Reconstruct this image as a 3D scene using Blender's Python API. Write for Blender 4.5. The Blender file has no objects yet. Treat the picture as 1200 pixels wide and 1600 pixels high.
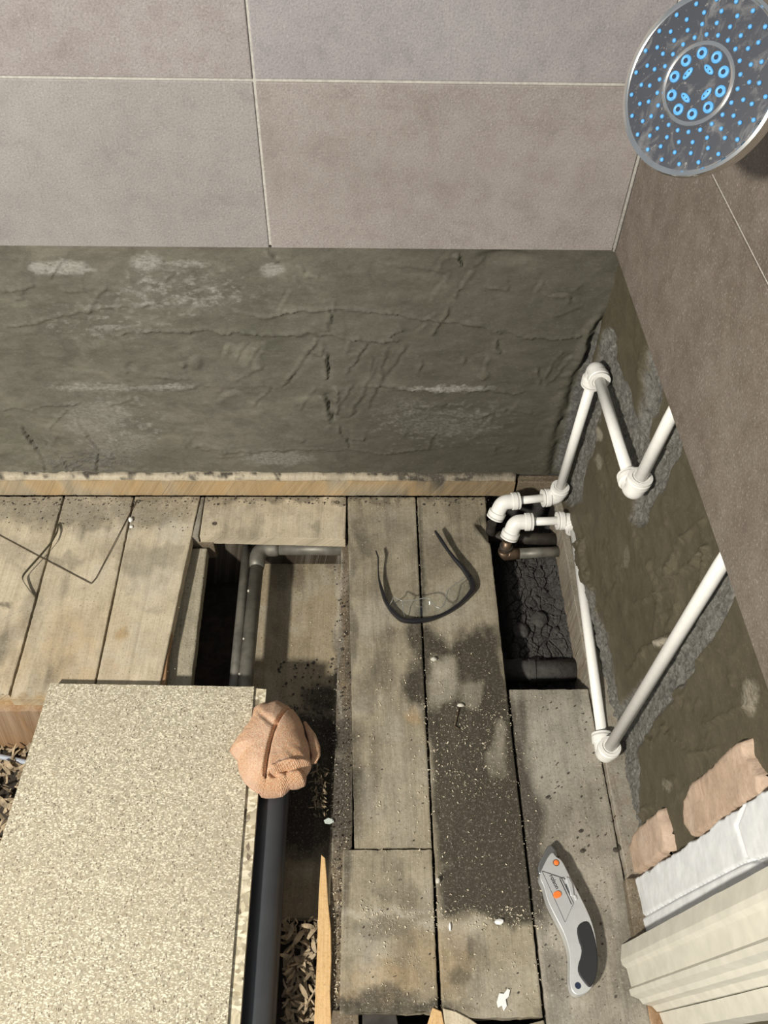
import bpy, bmesh, math, random
import numpy as np
from mathutils import Vector, Matrix

random.seed(7); RNG = np.random.default_rng(7)
C = bpy.context.scene.collection
SC = bpy.context.scene

# ------------------------------------------------------------------ camera
F = 1366.0; CX, CY = 600.0, 800.0           # focal length and centre for a 1200 x 1600 frame
def nz(v): return v / np.linalg.norm(v)
_down = nz(np.array([567 - CX, -(1870 - CY), -F]))
_fwd = nz(np.array([570 - CX, -(-946 - CY), -F])); _fwd = nz(_fwd - _down * _fwd.dot(_down))
_up = -_down; _right = np.cross(_fwd, _up)
RM = np.array([_right, _fwd, _up])
CAM = np.array([-0.316, -0.935, 1.15])
cd = bpy.data.cameras.new('camera'); cam = bpy.data.objects.new('camera', cd); C.objects.link(cam)
cd.sensor_fit = 'VERTICAL'; cd.sensor_height = 24; cd.lens = F / 1600 * 24
cd.clip_start = 0.01; cd.clip_end = 50
M4 = Matrix.Identity(4)
for i in range(3):
    for j in range(3): M4[i][j] = RM[i][j]
    M4[i][3] = CAM[i]
cam.matrix_world = M4
SC.camera = cam

# ------------------------------------------------------------------ world, lamps, exposure
SC.view_settings.view_transform = 'Standard'; SC.view_settings.look = 'None'
SC.view_settings.gamma = 1; SC.view_settings.use_curve_mapping = False
SC.view_settings.exposure = 0.0
W = bpy.data.worlds.new('World'); SC.world = W; W.use_nodes = True
W.node_tree.nodes['Background'].inputs[0].default_value = (0.86, 0.93, 1.0, 1)
W.node_tree.nodes['Background'].inputs[1].default_value = 0.36
def area(name, loc, tgt, size, power, col):
    l = bpy.data.lights.new(name, 'AREA'); l.shape = 'DISK'; l.size = size; l.energy = power; l.color = col
    o = bpy.data.objects.new(name, l); C.objects.link(o); o.location = loc
    o.rotation_euler = (Vector(tgt) - Vector(loc)).to_track_quat('-Z', 'Y').to_euler()
    return o
area('work_lamp', (-1.55, -1.85, 1.70), (-0.4, -0.45, 0.0), 0.15, 89, (1.0, 0.945, 0.84))

# ------------------------------------------------------------------ maths helpers
def ray(px, py): return RM @ np.array([(px - CX) / F, -(py - CY) / F, -1.0])
def onz(px, py, z=0.0):
    d = ray(px, py); return CAM + d * (z - CAM[2]) / d[2]
def ony(px, py, y=0.0):
    d = ray(px, py); return CAM + d * (y - CAM[1]) / d[1]
TW = 0.035                                   # the right wall is 2 degrees out of square
def onr(px, py, off=0.0):
    d = ray(px, py); t = (off - CAM[0] - TW * CAM[1]) / (d[0] + TW * d[1]); return CAM + d * t
def rwp(y, z, off=0.0): return np.array([off - TW * y, y, z])
def proj(P):
    V = (np.asarray(P, float) - CAM) @ RM
    return np.stack([CX + F * V[..., 0] / -V[..., 2], CY - F * V[..., 1] / -V[..., 2]], -1)
def _h(i, j, k, s):
    n = (i * 374761393 + j * 668265263 + k * 2147483647 + s * 974634777) & 0xffffffff
    n = ((n ^ (n >> 13)) * 1274126177) & 0xffffffff
    n = ((n ^ (n >> 16)) * 2246822519) & 0xffffffff
    return ((n ^ (n >> 15)) & 0xffff) / 65535.0
def vnoise(P, s=0):
    P = np.asarray(P, float); I = np.floor(P).astype(np.int64); f = P - I; f = f * f * (3 - 2 * f)
    r = 0
    for a in (0, 1):
        for b in (0, 1):
            for c in (0, 1):
                w = (f[:, 0] if a else 1 - f[:, 0]) * (f[:, 1] if b else 1 - f[:, 1]) * (f[:, 2] if c else 1 - f[:, 2])
                r = r + w * _h(I[:, 0] + a, I[:, 1] + b, I[:, 2] + c, s)
    return r * 2 - 1
def fbm(P, sc, oct=4, s=0, gain=.5):
    P = np.asarray(P, float) * sc; r = 0; a = 1; t = 0
    for o in range(oct):
        r = r + a * vnoise(P * 2 ** o + o * 17.3, s + o); t += a; a *= gain
    return r / t
def sstep(a, b, x):
    t = np.clip((x - a) / (b - a), 0, 1); return t * t * (3 - 2 * t)
def pdist(Q, poly):
    """unsigned distance to a polyline, side of it (+ = right hand of the walk) and parameter along it"""
    best = np.full(len(Q), 1e9); side = np.zeros(len(Q)); par = np.zeros(len(Q)); n = len(poly) - 1
    for i in range(n):
        a = np.array(poly[i], float); b = np.array(poly[i + 1], float); ab = b - a
        t = np.clip(((Q - a) @ ab) / (ab @ ab), 0, 1); c = a + t[:, None] * ab; d = np.linalg.norm(Q - c, axis=1)
        m = d < best; best[m] = d[m]; cr = ab[0] * (Q[:, 1] - a[1]) - ab[1] * (Q[:, 0] - a[0])
        side[m] = np.sign(cr)[m]; par[m] = ((i + t) / n)[m]
    return best, side, par
def inpoly(Q, poly):
    r = np.zeros(len(Q), bool); n = len(poly)
    for i in range(n):
        x0, y0 = poly[i]; x1, y1 = poly[(i + 1) % n]
        if y0 == y1: continue
        c = ((y0 > Q[:, 1]) != (y1 > Q[:, 1])) & (Q[:, 0] < (x1 - x0) * (Q[:, 1] - y0) / (y1 - y0) + x0)
        r ^= c
    return r
def psoft(Q, poly, soft):
    """1 inside a closed outline, fading over +-soft"""
    d, _, _ = pdist(Q, list(poly) + [poly[0]]); s = np.where(inpoly(Q, poly), d, -d)
    return sstep(-soft, soft, s)
def blob(Q, cx, cy, rx, ry, a=1.0, soft=.45):
    d = np.sqrt(((Q[:, 0] - cx) / rx) ** 2 + ((Q[:, 1] - cy) / ry) ** 2)
    return a * (1 - sstep(1 - soft, 1 + soft, d))

# ------------------------------------------------------------------ object helpers
def link(name, me, m=None, parent=None, smooth=False):
    o = bpy.data.objects.new(name, me); C.objects.link(o)
    if m is not None and len(me.materials) == 0: me.materials.append(m)
    if smooth: me.shade_smooth()
    if parent is not None: o.parent = parent; o.matrix_parent_inverse = parent.matrix_world.inverted() if False else Matrix.Identity(4)
    return o
def tag(o, label=None, cat=None, group=None, kind=None):
    if label: o['label'] = label
    if cat: o['category'] = cat
    if group: o['group'] = group
    if kind: o['kind'] = kind
    return o
def empty(name, loc, label, cat, group=None):
    o = bpy.data.objects.new(name, None); C.objects.link(o); o.location = tuple(float(x) for x in loc); o.empty_display_size = .02
    bpy.context.view_layer.update()
    return tag(o, label, cat, group)
def settle(parent, o):
    """parent o, keeping its world-space vertices where they are"""
    o.parent = parent
    o.matrix_parent_inverse = Matrix.Translation(-Vector(parent.location)) if parent.parent is None else Matrix.Identity(4)
    return o
def mesh(name, V, Fc, m=None, parent=None, smooth=False, mask=None, uv=None):
    me = bpy.data.meshes.new(name); me.from_pydata([tuple(map(float, v)) for v in V], [], [tuple(map(int, f)) for f in Fc])
    if mask is not None:
        at = me.attributes.new('mask', 'FLOAT_COLOR', 'POINT'); a = np.ones((len(V), 4), np.float32); a[:, :3] = np.clip(mask, 0, 1)
        at.data.foreach_set('color', a.ravel())
    if uv is not None:
        ul = me.uv_layers.new(name='UVMap'); li = np.zeros(len(me.loops), np.int32); me.loops.foreach_get('vertex_index', li)
        ul.data.foreach_set('uv', np.asarray(uv, np.float32)[li].ravel())
    me.update()
    o = link(name, me, m, None, smooth)
    if parent is not None: settle(parent, o)
    return o
def bmo(name, bm, m=None, parent=None, smooth=False):
    bmesh.ops.recalc_face_normals(bm, faces=bm.faces)
    me = bpy.data.meshes.new(name); bm.to_mesh(me); bm.free()
    o = link(name, me, m, None, smooth)
    if parent is not None: settle(parent, o)
    return o
def bevel(o, w, seg=2):
    md = o.modifiers.new('bevel', 'BEVEL'); md.width = w; md.segments = seg; md.limit_method = 'ANGLE'; return o
def prism(poly, z0, z1):
    """closed prism over an xy outline"""
    n = len(poly); V = [(p[0], p[1], z0) for p in poly] + [(p[0], p[1], z1) for p in poly]
    Fc = [list(range(n))[::-1], list(range(n, 2 * n))] + [(i, (i + 1) % n, n + (i + 1) % n, n + i) for i in range(n)]
    return V, Fc
def gen_prism(P, ext):
    """closed prism over a 3-D outline swept by the vector ext"""
    n = len(P); P = np.asarray(P, float); V = np.vstack([P, P + np.asarray(ext)])
    Fc = [list(range(n))[::-1], list(range(n, 2 * n))] + [(i, (i + 1) % n, n + (i + 1) % n, n + i) for i in range(n)]
    return V, Fc
def fixn(o):
    bm = bmesh.new(); bm.from_mesh(o.data); bmesh.ops.recalc_face_normals(bm, faces=bm.faces); bm.to_mesh(o.data); bm.free(); return o
def box(name, x0, x1, y0, y1, z0, z1, m, parent=None, bev=0.001):
    V, Fc = prism([(x0, y0), (x1, y0), (x1, y1), (x0, y1)], z0, z1)
    uv = [(v[0] + v[2], v[1]) for v in V]
    if (x1 - x0) > (y1 - y0): uv = [(v[1] + v[2], v[0]) for v in V]
    o = fixn(mesh(name, V, Fc, m, parent, uv=uv, mask=np.zeros((len(V), 3))))
    if bev: bevel(o, bev)
    return o
def tube(path, radii, seg=20, cap=True):
    path = [np.asarray(p, float) for p in path]; n = len(path)
    if np.isscalar(radii): radii = [radii] * n
    T = []
    for i in range(n):
        a = path[max(i - 1, 0)]; b = path[min(i + 1, n - 1)]
        if np.linalg.norm(b - a) < 1e-9: T.append(T[-1]); continue
        T.append(nz(b - a))
    ref = np.array([0, 0, 1.0]) if abs(T[0][2]) < .9 else np.array([1.0, 0, 0])
    u = nz(np.cross(T[0], ref)); V = []; Fc = []
    for i in range(n):
        u = nz(u - T[i] * u.dot(T[i])); w = np.cross(T[i], u)
        for k in range(seg):
            a = 2 * math.pi * k / seg; V.append(path[i] + radii[i] * (math.cos(a) * u + math.sin(a) * w))
    for i in range(n - 1):
        for k in range(seg):
            k2 = (k + 1) % seg; Fc.append((i * seg + k, i * seg + k2, (i + 1) * seg + k2, (i + 1) * seg + k))
    if cap: Fc.append(list(range(seg))[::-1]); Fc.append([(n - 1) * seg + k for k in range(seg)])
    return V, Fc
def tubeo(name, path, r, m, parent=None, seg=20):
    V, Fc = tube(path, r, seg); o = mesh(name, V, Fc, m, parent)
    for p in o.data.polygons: p.use_smooth = len(p.vertices) == 4
    return fixn(o)
def lathe(p0, d, prof, seg=28):
    """tube about the axis d from p0; prof = [(distance along, radius)...]"""
    d = nz(np.asarray(d, float)); u = nz(np.cross(d, [0.3, 0.2, 1.0] if abs(d[2]) < .9 else [1, 0, 0])); w = np.cross(d, u)
    V = []; Fc = []; n = len(prof)
    for s, r in prof:
        for k in range(seg):
            a = 2 * math.pi * k / seg; V.append(np.asarray(p0) + d * s + r * (math.cos(a) * u + math.sin(a) * w))
    for i in range(n - 1):
        for k in range(seg):
            k2 = (k + 1) % seg; Fc.append((i * seg + k, i * seg + k2, (i + 1) * seg + k2, (i + 1) * seg + k))
    Fc.append(list(range(seg))[::-1]); Fc.append([(n - 1) * seg + k for k in range(seg)])
    return V, Fc
def latheo(name, p0, d, prof, m, parent=None, seg=28, smooth=True):
    V, Fc = lathe(p0, d, prof, seg); o = fixn(mesh(name, V, Fc, m, parent))
    if smooth: o.data.shade_smooth(); o.data.set_sharp_from_angle(angle=math.radians(40))
    return o
def merge(lst):
    V = []; Fc = []
    for v, f in lst:
        b = len(V); V += list(v); Fc += [tuple(i + b for i in q) for q in f]
    return V, Fc
def gridfaces(nu, nv, off=0):
    i, j = np.meshgrid(np.arange(nu - 1), np.arange(nv - 1), indexing='ij'); a = (i * nv + j).ravel() + off
    return np.stack([a, a + nv, a + nv + 1, a + 1], 1)
def border(nu, nv):
    return [i * nv for i in range(nu)] + [(nu - 1) * nv + j for j in range(1, nv)] + [i * nv + nv - 1 for i in range(nu - 2, -1, -1)] + [j for j in range(nv - 2, 0, -1)]

# ------------------------------------------------------------------ materials
class NT:
    def __init__(s, name):
        s.m = bpy.data.materials.new(name); s.m.use_nodes = True; s.t = s.m.node_tree; s.b = s.t.nodes['Principled BSDF']
    def n(s, typ, **k):
        x = s.t.nodes.new(typ)
        for a, v in k.items(): setattr(x, a, v)
        return x
    def l(s, a, b): s.t.links.new(a, b)
    def noise(s, vec, scale, detail=4, rough=.55, dist=0, dims='3D'):
        x = s.n('ShaderNodeTexNoise'); x.noise_dimensions = dims; x.inputs['Scale'].default_value = scale; x.inputs['Detail'].default_value = detail
        x.inputs['Roughness'].default_value = rough; x.inputs['Distortion'].default_value = dist
        if vec is not None: s.l(vec, x.inputs['Vector'])
        return x.outputs['Fac']
    def ramp(s, fac, stops):
        x = s.n('ShaderNodeValToRGB'); e = x.color_ramp.elements
        while len(e) < len(stops): e.new(.5)
        for q, (p, c) in zip(e, stops): q.position = p; q.color = (c, c, c, 1) if np.isscalar(c) else (*c, 1)
        s.l(fac, x.inputs['Fac']); return x.outputs['Color']
    def mix(s, fac, a, b, mode='MIX'):
        x = s.n('ShaderNodeMix'); x.data_type = 'RGBA'; x.blend_type = mode
        for v, i in ((fac, 0), (a, 6), (b, 7)):
            if isinstance(v, (int, float)): x.inputs[i].default_value = v if i == 0 else (v, v, v, 1)
            elif isinstance(v, tuple): x.inputs[i].default_value = (*v, 1)
            else: s.l(v, x.inputs[i])
        return x.outputs[2]
    def math(s, op, a, b=0.0):
        x = s.n('ShaderNodeMath', operation=op)
        for i, v in enumerate((a, b)):
            if isinstance(v, (int, float)): x.inputs[i].default_value = v
            else: s.l(v, x.inputs[i])
        return x.outputs[0]
    def mapping(s, vec, scale=(1, 1, 1), rot=(0, 0, 0)):
        x = s.n('ShaderNodeMapping'); x.inputs['Scale'].default_value = scale; x.inputs['Rotation'].default_value = rot; s.l(vec, x.inputs['Vector']); return x.outputs[0]
    def obj(s): return s.n('ShaderNodeTexCoord').outputs['Object']
    def uv(s): return s.n('ShaderNodeTexCoord').outputs['UV']
    def mask(s):
        a = s.n('ShaderNodeAttribute'); a.attribute_name = 'mask'; x = s.n('ShaderNodeSeparateColor'); s.l(a.outputs['Color'], x.inputs[0]); return x.outputs
    def bump(s, h, strength=.3, dist=.001, prev=None):
        x = s.n('ShaderNodeBump'); x.inputs['Strength'].default_value = strength; x.inputs['Distance'].default_value = dist
        s.l(h, x.inputs['Height'])
        if prev is not None: s.l(prev, x.inputs['Normal'])
        s.l(x.outputs[0], s.b.inputs['Normal']); return x.outputs[0]
    def out(s, col=None, rough=.6, metal=0, spec=None):
        if col is not None:
            if isinstance(col, tuple): s.b.inputs['Base Color'].default_value = (*col, 1)
            else: s.l(col, s.b.inputs['Base Color'])
        if isinstance(rough, (int, float)): s.b.inputs['Roughness'].default_value = rough
        else: s.l(rough, s.b.inputs['Roughness'])
        s.b.inputs['Metallic'].default_value = metal
        if spec is not None: s.b.inputs['Specular IOR Level'].default_value = spec
        return s.m

def m_wood(name, a, b, dark=(.055, .047, .036), pale=(.50, .47, .40), warm=(.50, .33, .15), speck=.5, relief=.4, grime=.35):
    """masks: r = dark grime and painted shade, g = pale dust, b = warm fresh timber"""
    n = NT(name); uv = n.uv(); r, g, bl = n.mask()[:3]
    gr = n.noise(n.mapping(uv, (170, 7, 1)), 1.0, 6, .7, 1.2); fine = n.noise(n.mapping(uv, (520, 9, 1)), 1.0, 3, .6)
    big = n.noise(uv, 22, 8, .72, .4); sp = n.noise(uv, 420, 2, .5)
    blo = n.noise(uv, 26, 6, .7); col = n.mix(n.math('ADD', n.math('MULTIPLY', n.ramp(gr, [(.3, 0), (.7, 1)]), .45), n.math('MULTIPLY', n.ramp(blo, [(.3, 0), (.7, 1)]), .55)), a, b)
    col = n.mix(n.math('MULTIPLY', n.ramp(fine, [(.35, 1), (.55, 0)]), .20), col, tuple(x * .45 for x in a))
    col = n.mix(n.math('MULTIPLY', bl, .85), col, n.mix(gr, tuple(x * .6 for x in warm), warm))
    col = n.mix(n.math('MULTIPLY', n.ramp(big, [(.42, 0), (.68, 1)]), grime), col, tuple(x * .5 for x in a))
    # dust lies in patches, the grime breaks up at its edge
    gp = n.math('MULTIPLY', g, n.ramp(n.noise(uv, 60, 5, .7), [(.25, .35), (.6, 1)]))
    col = n.mix(gp, col, pale)
    rd = n.math('ADD', r, n.math('MULTIPLY', n.math('SUBTRACT', n.noise(uv, 45, 6, .7), .5), n.math('MULTIPLY', r, 1.1)))
    col = n.mix(n.ramp(rd, [(.12, 0), (.85, 1)]), col, n.mix(gr, dark, tuple(x * 1.7 for x in dark)))
    st = n.noise(n.mapping(uv, (38, 3, 1)), 1.0, 6, .7, .8); col = n.mix(n.math('MULTIPLY', n.ramp(st, [(.52, 0), (.72, 1)]), .45), col, tuple(x * .42 for x in a))
    col = n.mix(n.math('MULTIPLY', n.ramp(sp, [(.62, 0), (.72, 1)]), speck * .5), col, (.62, .57, .47))
    col = n.mix(n.math('MULTIPLY', n.ramp(n.noise(uv, 260, 2, .5), [(.66, 0), (.72, 1)]), speck), col, (.05, .04, .03))
    mo = n.noise(uv, 240, 6, .75); col = n.mix(n.ramp(mo, [(.30, .55), (.50, 0)]), col, n.mix(.5, col, (.04, .034, .024))); col = n.mix(n.ramp(mo, [(.54, 0), (.72, .40)]), col, pale)
    n.bump(n.math('ADD', n.math('ADD', n.math('ADD', gr, mo), n.math('MULTIPLY', fine, .5)), n.math('MULTIPLY', sp, .5)), relief, .0012)
    return n.out(col, .75, spec=.25)

def m_simple(name, col, rough=.5, metal=0, nscale=0, namt=.0, bump=0, bd=.0005, spec=None):
    n = NT(name); c = col
    if nscale:
        f = n.noise(n.obj(), nscale, 5, .6); c = n.mix(n.ramp(f, [(.3, 0), (.7, 1)]), tuple(x * (1 - namt) for x in col), tuple(min(1, x * (1 + namt * .6)) for x in col))
        if bump: n.bump(f, bump, bd)
    return n.out(c, rough, metal, spec)

def m_plaster(name, base, alt, damp, pale, rough_c):
    """masks: r = pale skim, g = rough grey mortar, b = darker damp plaster"""
    n = NT(name); o = n.obj(); r, g, bl = n.mask()[:3]
    big = n.noise(o, 5, 5, .6); mid = n.noise(n.mapping(o, (30, 30, 50)), 1, 6, .65, .4); fine = n.noise(o, 300, 4, .6); gran = n.noise(o, 170, 5, .75)
    col = n.mix(n.ramp(big, [(.35, 0), (.65, 1)]), base, alt)
    col = n.mix(n.math('MULTIPLY', n.ramp(mid, [(.3, 1), (.6, 0)]), .5), col, tuple(x * .5 for x in base))
    blc = n.noise(n.mapping(o, (9, 9, 16)), 1, 7, .7, .5); col = n.mix(n.ramp(blc, [(.52, 0), (.75, .6)]), col, tuple(min(1, x * 1.55) for x in alt))
    sct = n.noise(o, 520, 2, .5); col = n.mix(n.ramp(sct, [(.68, 0), (.76, .5)]), col, pale)
    col = n.mix(bl, col, damp)
    pr = n.math('ADD', r, n.math('MULTIPLY', n.math('SUBTRACT', n.noise(n.mapping(o, (1, 1, 1.7)), 190, 4, .7), .5), n.math('MULTIPLY', r, 3.4)))
    col = n.mix(n.ramp(pr, [(.15, 0), (.9, 1)]), col, pale)
    col = n.mix(g, col, n.mix(n.ramp(gran, [(.38, 0), (.66, 1)]), n.mix(mid, tuple(x * .30 for x in rough_c), tuple(x * .7 for x in rough_c)), n.mix(mid, tuple(x * .9 for x in rough_c), tuple(min(1, x * 1.6) for x in rough_c))))
    mo = n.noise(n.mapping(o, (1, 1, 1.6)), 210, 6, .78); col = n.mix(n.ramp(mo, [(.32, .5), (.5, 0)]), col, n.mix(.5, col, (.03, .028, .022))); col = n.mix(n.ramp(mo, [(.56, 0), (.75, .30)]), col, pale)
    h = n.math('ADD', n.math('MULTIPLY', mid, .5), n.math('ADD', n.math('MULTIPLY', fine, .12), n.math('MULTIPLY', n.math('MULTIPLY', gran, g), 2.4)))
    n.bump(h, .6, .0026)
    return n.out(col, n.ramp(mid, [(.3, .62), (.7, .8)]), spec=.3)

def m_tile(name, a, b, c, seed):
    n = NT(name); o = n.n('ShaderNodeTexCoord').outputs['Object']
    v = n.n('ShaderNodeVectorMath', operation='ADD'); n.l(o, v.inputs[0]); v.inputs[1].default_value = (seed * 3.7, seed * 1.9, seed * 5.3); v = v.outputs[0]
    big = n.noise(v, 7, 4, .6, .3); mid = n.noise(v, 30, 6, .7, .3); fine = n.noise(v, 420, 3, .65)
    col = n.mix(n.ramp(big, [(.33, 0), (.66, 1)]), a, b)
    col = n.mix(n.ramp(mid, [(.42, 0), (.72, .5)]), col, c)
    col = n.mix(n.math('MULTIPLY', n.ramp(mid, [(.26, .45), (.44, 0)]), 1.0), col, tuple(x * .72 for x in a))
    col = n.mix(n.ramp(fine, [(.3, .40), (.5, 0)]), col, tuple(x * .45 for x in a))
    col = n.mix(n.ramp(fine, [(.58, 0), (.75, .35)]), col, (.62, .58, .54))
    n.bump(n.math('ADD', n.math('MULTIPLY', mid, .5), fine), .6, .0010)
    return n.out(col, .62, spec=.35)

TC = (.36, .338, .33)
MT = {'grout': m_simple('grout', (.46, .44, .40), .9, 0, 250, .25, .3),
      'tile_pinkish': m_tile('tile_pinkish', (.233, .201, .194), (.299, .267, .260), TC, 1),
      'tile_pale': m_tile('tile_pale', (.252, .231, .224), (.299, .282, .267), (.329, .311, .293), 2),
      'tile_cool': m_tile('tile_cool', (.259, .240, .244), (.295, .280, .283), TC, 3),
      'tile_brown': m_tile('tile_brown', (.239, .208, .190), (.302, .267, .250), (.345, .317, .296), 4),
      'tile_dimmed': m_tile('tile_dimmed', (.129, .105, .084), (.176, .147, .119), (.242, .211, .183), 5),  # browner print; the right wall's weaker light is put into this colour
      'plaster': m_plaster('plaster', (.108, .103, .078), (.148, .138, .112), (.063, .058, .042), (.274, .266, .238), (.144, .140, .130)),
      'damp': m_plaster('damp_plaster', (.083, .071, .044), (.106, .091, .059), (.063, .053, .032), (.276, .248, .193), (.184, .177, .158)),
      'w_left': m_wood('wood_left', (.46, .39, .27), (.68, .59, .44), grime=.42, relief=.4),
      'w_head': m_wood('wood_head', (.34, .29, .20), (.52, .455, .335), grime=.5, relief=.4),
      'w_mid': m_wood('wood_middle', (.25, .213, .148), (.40, .35, .255), grime=.55, dark=(.040, .034, .024), relief=.35),
      'w_grey': m_wood('wood_grey', (.25, .225, .18), (.36, .325, .265), grime=.5, speck=.8),
      'w_joist': m_wood('wood_joist', (.150, .115, .075), (.235, .185, .125), grime=.5, speck=.9, relief=.9),
      'w_side': m_wood('wood_side', (.17, .115, .065), (.26, .185, .115), grime=.5, speck=1, pale=(.30, .28, .235)),
      'w_brown': m_wood('wood_brown', (.30, .17, .085), (.40, .25, .13), grime=.4),
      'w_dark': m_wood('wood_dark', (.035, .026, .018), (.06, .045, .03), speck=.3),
      'w_fresh': m_wood('wood_fresh', (.60, .38, .17), (.74, .50, .25), grime=.1, speck=.3),
      'w_slab': m_wood('wood_slab', (.29, .24, .155), (.38, .31, .21), grime=.5, speck=.8, relief=.3, dark=(.03, .025, .018)),
      'w_ledge': m_wood('wood_ledge', (.33, .295, .215), (.45, .405, .30), grime=.5, speck=1, relief=.9),
      'plastic': m_simple('white_plastic', (.84, .83, .79), .32, 0, 130, .05, spec=.5),
      'plastic2': m_simple('white_plastic_fitting', (.80, .79, .75), .38, 0, 160, .07, .1),
      'ring': m_simple('grey_ring', (.42, .41, .39), .5),
      'copper_old': m_simple('tarnished_copper', (.18, .125, .085), .42, .65, 55, .55, .25),
      'lead': m_simple('grey_lead_pipe', (.165, .155, .130), .5, .30, 38, .45, .3, .001),
      'black_pipe': m_simple('sooty_pipe', (.055, .048, .040), .5, .3, 60, .4, .2),
      'waste': m_simple('dark_grey_plastic', (.050, .053, .058), .36, 0, 40, .1, spec=.5),
      'cable': m_simple('grey_cable', (.33, .36, .42), .45),
      'blackp': m_simple('black_plastic', (.012, .012, .014), .38, spec=.5),
      'rubber': m_simple('black_rubber', (.016, .017, .018), .62),
      'steel': m_simple('cast_alloy', (.70, .71, .71), .36, .55, 90, .06),
      'steel2': m_simple('satin_panel', (.62, .63, .63), .42, .5, 90, .05),
      'blade': m_simple('blade_steel', (.38, .39, .39), .3, .9),
      'orange': m_simple('orange_plastic', (.85, .20, .035), .45),
      'wire': m_simple('rusty_wire', (.10, .070, .042), .6, .3),
      'strip': m_simple('dark_strip', (.085, .075, .045), .6),
      'paint': m_simple('white_gloss_paint', (.65, .66, .67), .45, 0, 60, .10, .3, .001),
      'cream': m_simple('cream_gloss_paint', (.59, .565, .48), .42, 0, 45, .12, .3, .001),
      'flake': m_simple('paint_flake', (.80, .79, .76), .6, 0, 80, .1),
      'soil': m_simple('soil', (.045, .036, .026), .95, 0, 60, .6, .8, .004),
      'shaving': m_simple('wood_shaving', (.36, .28, .18), .8, 0, 70, .6),
      'leafd': m_simple('pale_leaf', (.45, .50, .46), .6, 0, 90, .2),
      'crumb': m_simple('dark_crumb', (.06, .05, .04), .95, 0, 90, .5),
      'saw': m_simple('sawdust', (.68, .60, .45), .9, 0, 120, .3),
      'screw': m_simple('rusty_screw', (.16, .13, .10), .45, .6, 300, .4),
      'stone': m_simple('pale_stone', (.55, .52, .45), .8, 0, 200, .2)}

def m_soot():
    n = NT('soot'); o = n.obj()
    f = n.noise(o, 90, 6, .7); v = n.n('ShaderNodeTexVoronoi'); v.feature = 'DISTANCE_TO_EDGE'; v.inputs['Scale'].default_value = 85
    n.l(n.mapping(o, (1, 1, .3)), v.inputs['Vector'])
    col = n.mix(n.ramp(f, [(.3, 0), (.75, 1)]), (.035, .033, .031), (.082, .079, .074))
    n.bump(f, .8, .003)
    return n.out(col, .85, spec=.3)
MT['soot'] = m_soot()

def m_chip(name, sc=1.0, base=(.47, .40, .275)):
    n = NT(name); uv = n.uv()
    a = n.n('ShaderNodeTexVoronoi'); a.inputs['Scale'].default_value = 1; n.l(n.mapping(uv, (520 * sc, 330 * sc, 1), (0, 0, .5)), a.inputs['Vector'])
    b = n.n('ShaderNodeTexVoronoi'); b.inputs['Scale'].default_value = 1; n.l(n.mapping(uv, (300 * sc, 560 * sc, 1), (0, 0, -.4)), b.inputs['Vector'])
    s1 = n.n('ShaderNodeSeparateColor'); n.l(a.outputs['Color'], s1.inputs[0]); s2 = n.n('ShaderNodeSeparateColor'); n.l(b.outputs['Color'], s2.inputs[0])
    col = n.mix(n.ramp(s1.outputs[0], [(.2, 0), (.8, 1)]), tuple(x * .78 for x in base), tuple(x * 1.16 for x in base))
    col = n.mix(n.ramp(s2.outputs[1], [(.68, 0), (.82, .75)]), col, (.82, .76, .60))
    col = n.mix(n.ramp(s2.outputs[0], [(.86, 0), (.93, .65)]), col, (.30, .24, .15))
    col = n.mix(n.ramp(s1.outputs[2], [(.965, 0), (.98, .85)]), col, (.10, .07, .05))
    col = n.mix(n.ramp(n.noise(uv, 9, 4, .6), [(.35, .18), (.6, 0)]), col, (.33, .28, .20))
    n.bump(s1.outputs[0], .12, .0003)
    return n.out(col, .7, spec=.25)
MT['chip'] = m_chip('chipboard', 1.5, (.40, .36, .268)); MT['chip_edge'] = m_chip('chipboard_edge', .42, (.50, .44, .31))

def m_cloth():
    n = NT('terry_cloth'); o = n.obj(); f = n.noise(o, 430, 3, .75); g = n.noise(o, 60, 4, .6)
    w = n.n('ShaderNodeTexWave'); w.inputs['Scale'].default_value = 260; w.inputs['Distortion'].default_value = 3; n.l(n.mapping(o, (1, .8, 1), (0, 0, .7)), w.inputs['Vector'])
    r, _, _ = n.mask()[:3]
    col = n.mix(n.ramp(f, [(.3, 0), (.7, 1)]), (.80, .32, .14), (1.0, .74, .46))
    col = n.mix(n.math('MULTIPLY', g, .12), col, (.50, .26, .16))
    col = n.mix(r, col, (.95, .55, .34))
    n.bump(n.math('ADD', f, n.math('MULTIPLY', w.outputs['Fac'], .5)), 1.0, .0026)
    n.b.inputs['Sheen Weight'].default_value = .3
    return n.out(col, .95, spec=.1)
MT['cloth'] = m_cloth()

def m_glass():
    n = NT('clear_lens'); t = n.t
    tr = n.n('ShaderNodeBsdfTransparent'); tr.inputs[0].default_value = (.97, .98, .98, 1)
    gl = n.n('ShaderNodeBsdfGlossy'); gl.inputs['Roughness'].default_value = .06
    lw = n.n('ShaderNodeLayerWeight'); lw.inputs['Blend'].default_value = .5
    fr = n.n('ShaderNodeMapRange'); fr.inputs['To Min'].default_value = .04; fr.inputs['To Max'].default_value = .5; n.l(n.math('POWER', lw.outputs['Facing'], 4.0), fr.inputs['Value'])
    mx = n.n('ShaderNodeMixShader'); n.l(fr.outputs[0], mx.inputs[0]); n.l(tr.outputs[0], mx.inputs[1]); n.l(gl.outputs[0], mx.inputs[2])
    n.l(mx.outputs[0], t.nodes['Material Output'].inputs['Surface']); return n.m
MT['glass'] = m_glass()
MT['glass_edge'] = m_simple('lens_edge', (.22, .22, .20), .2, 0, spec=.8)

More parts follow.
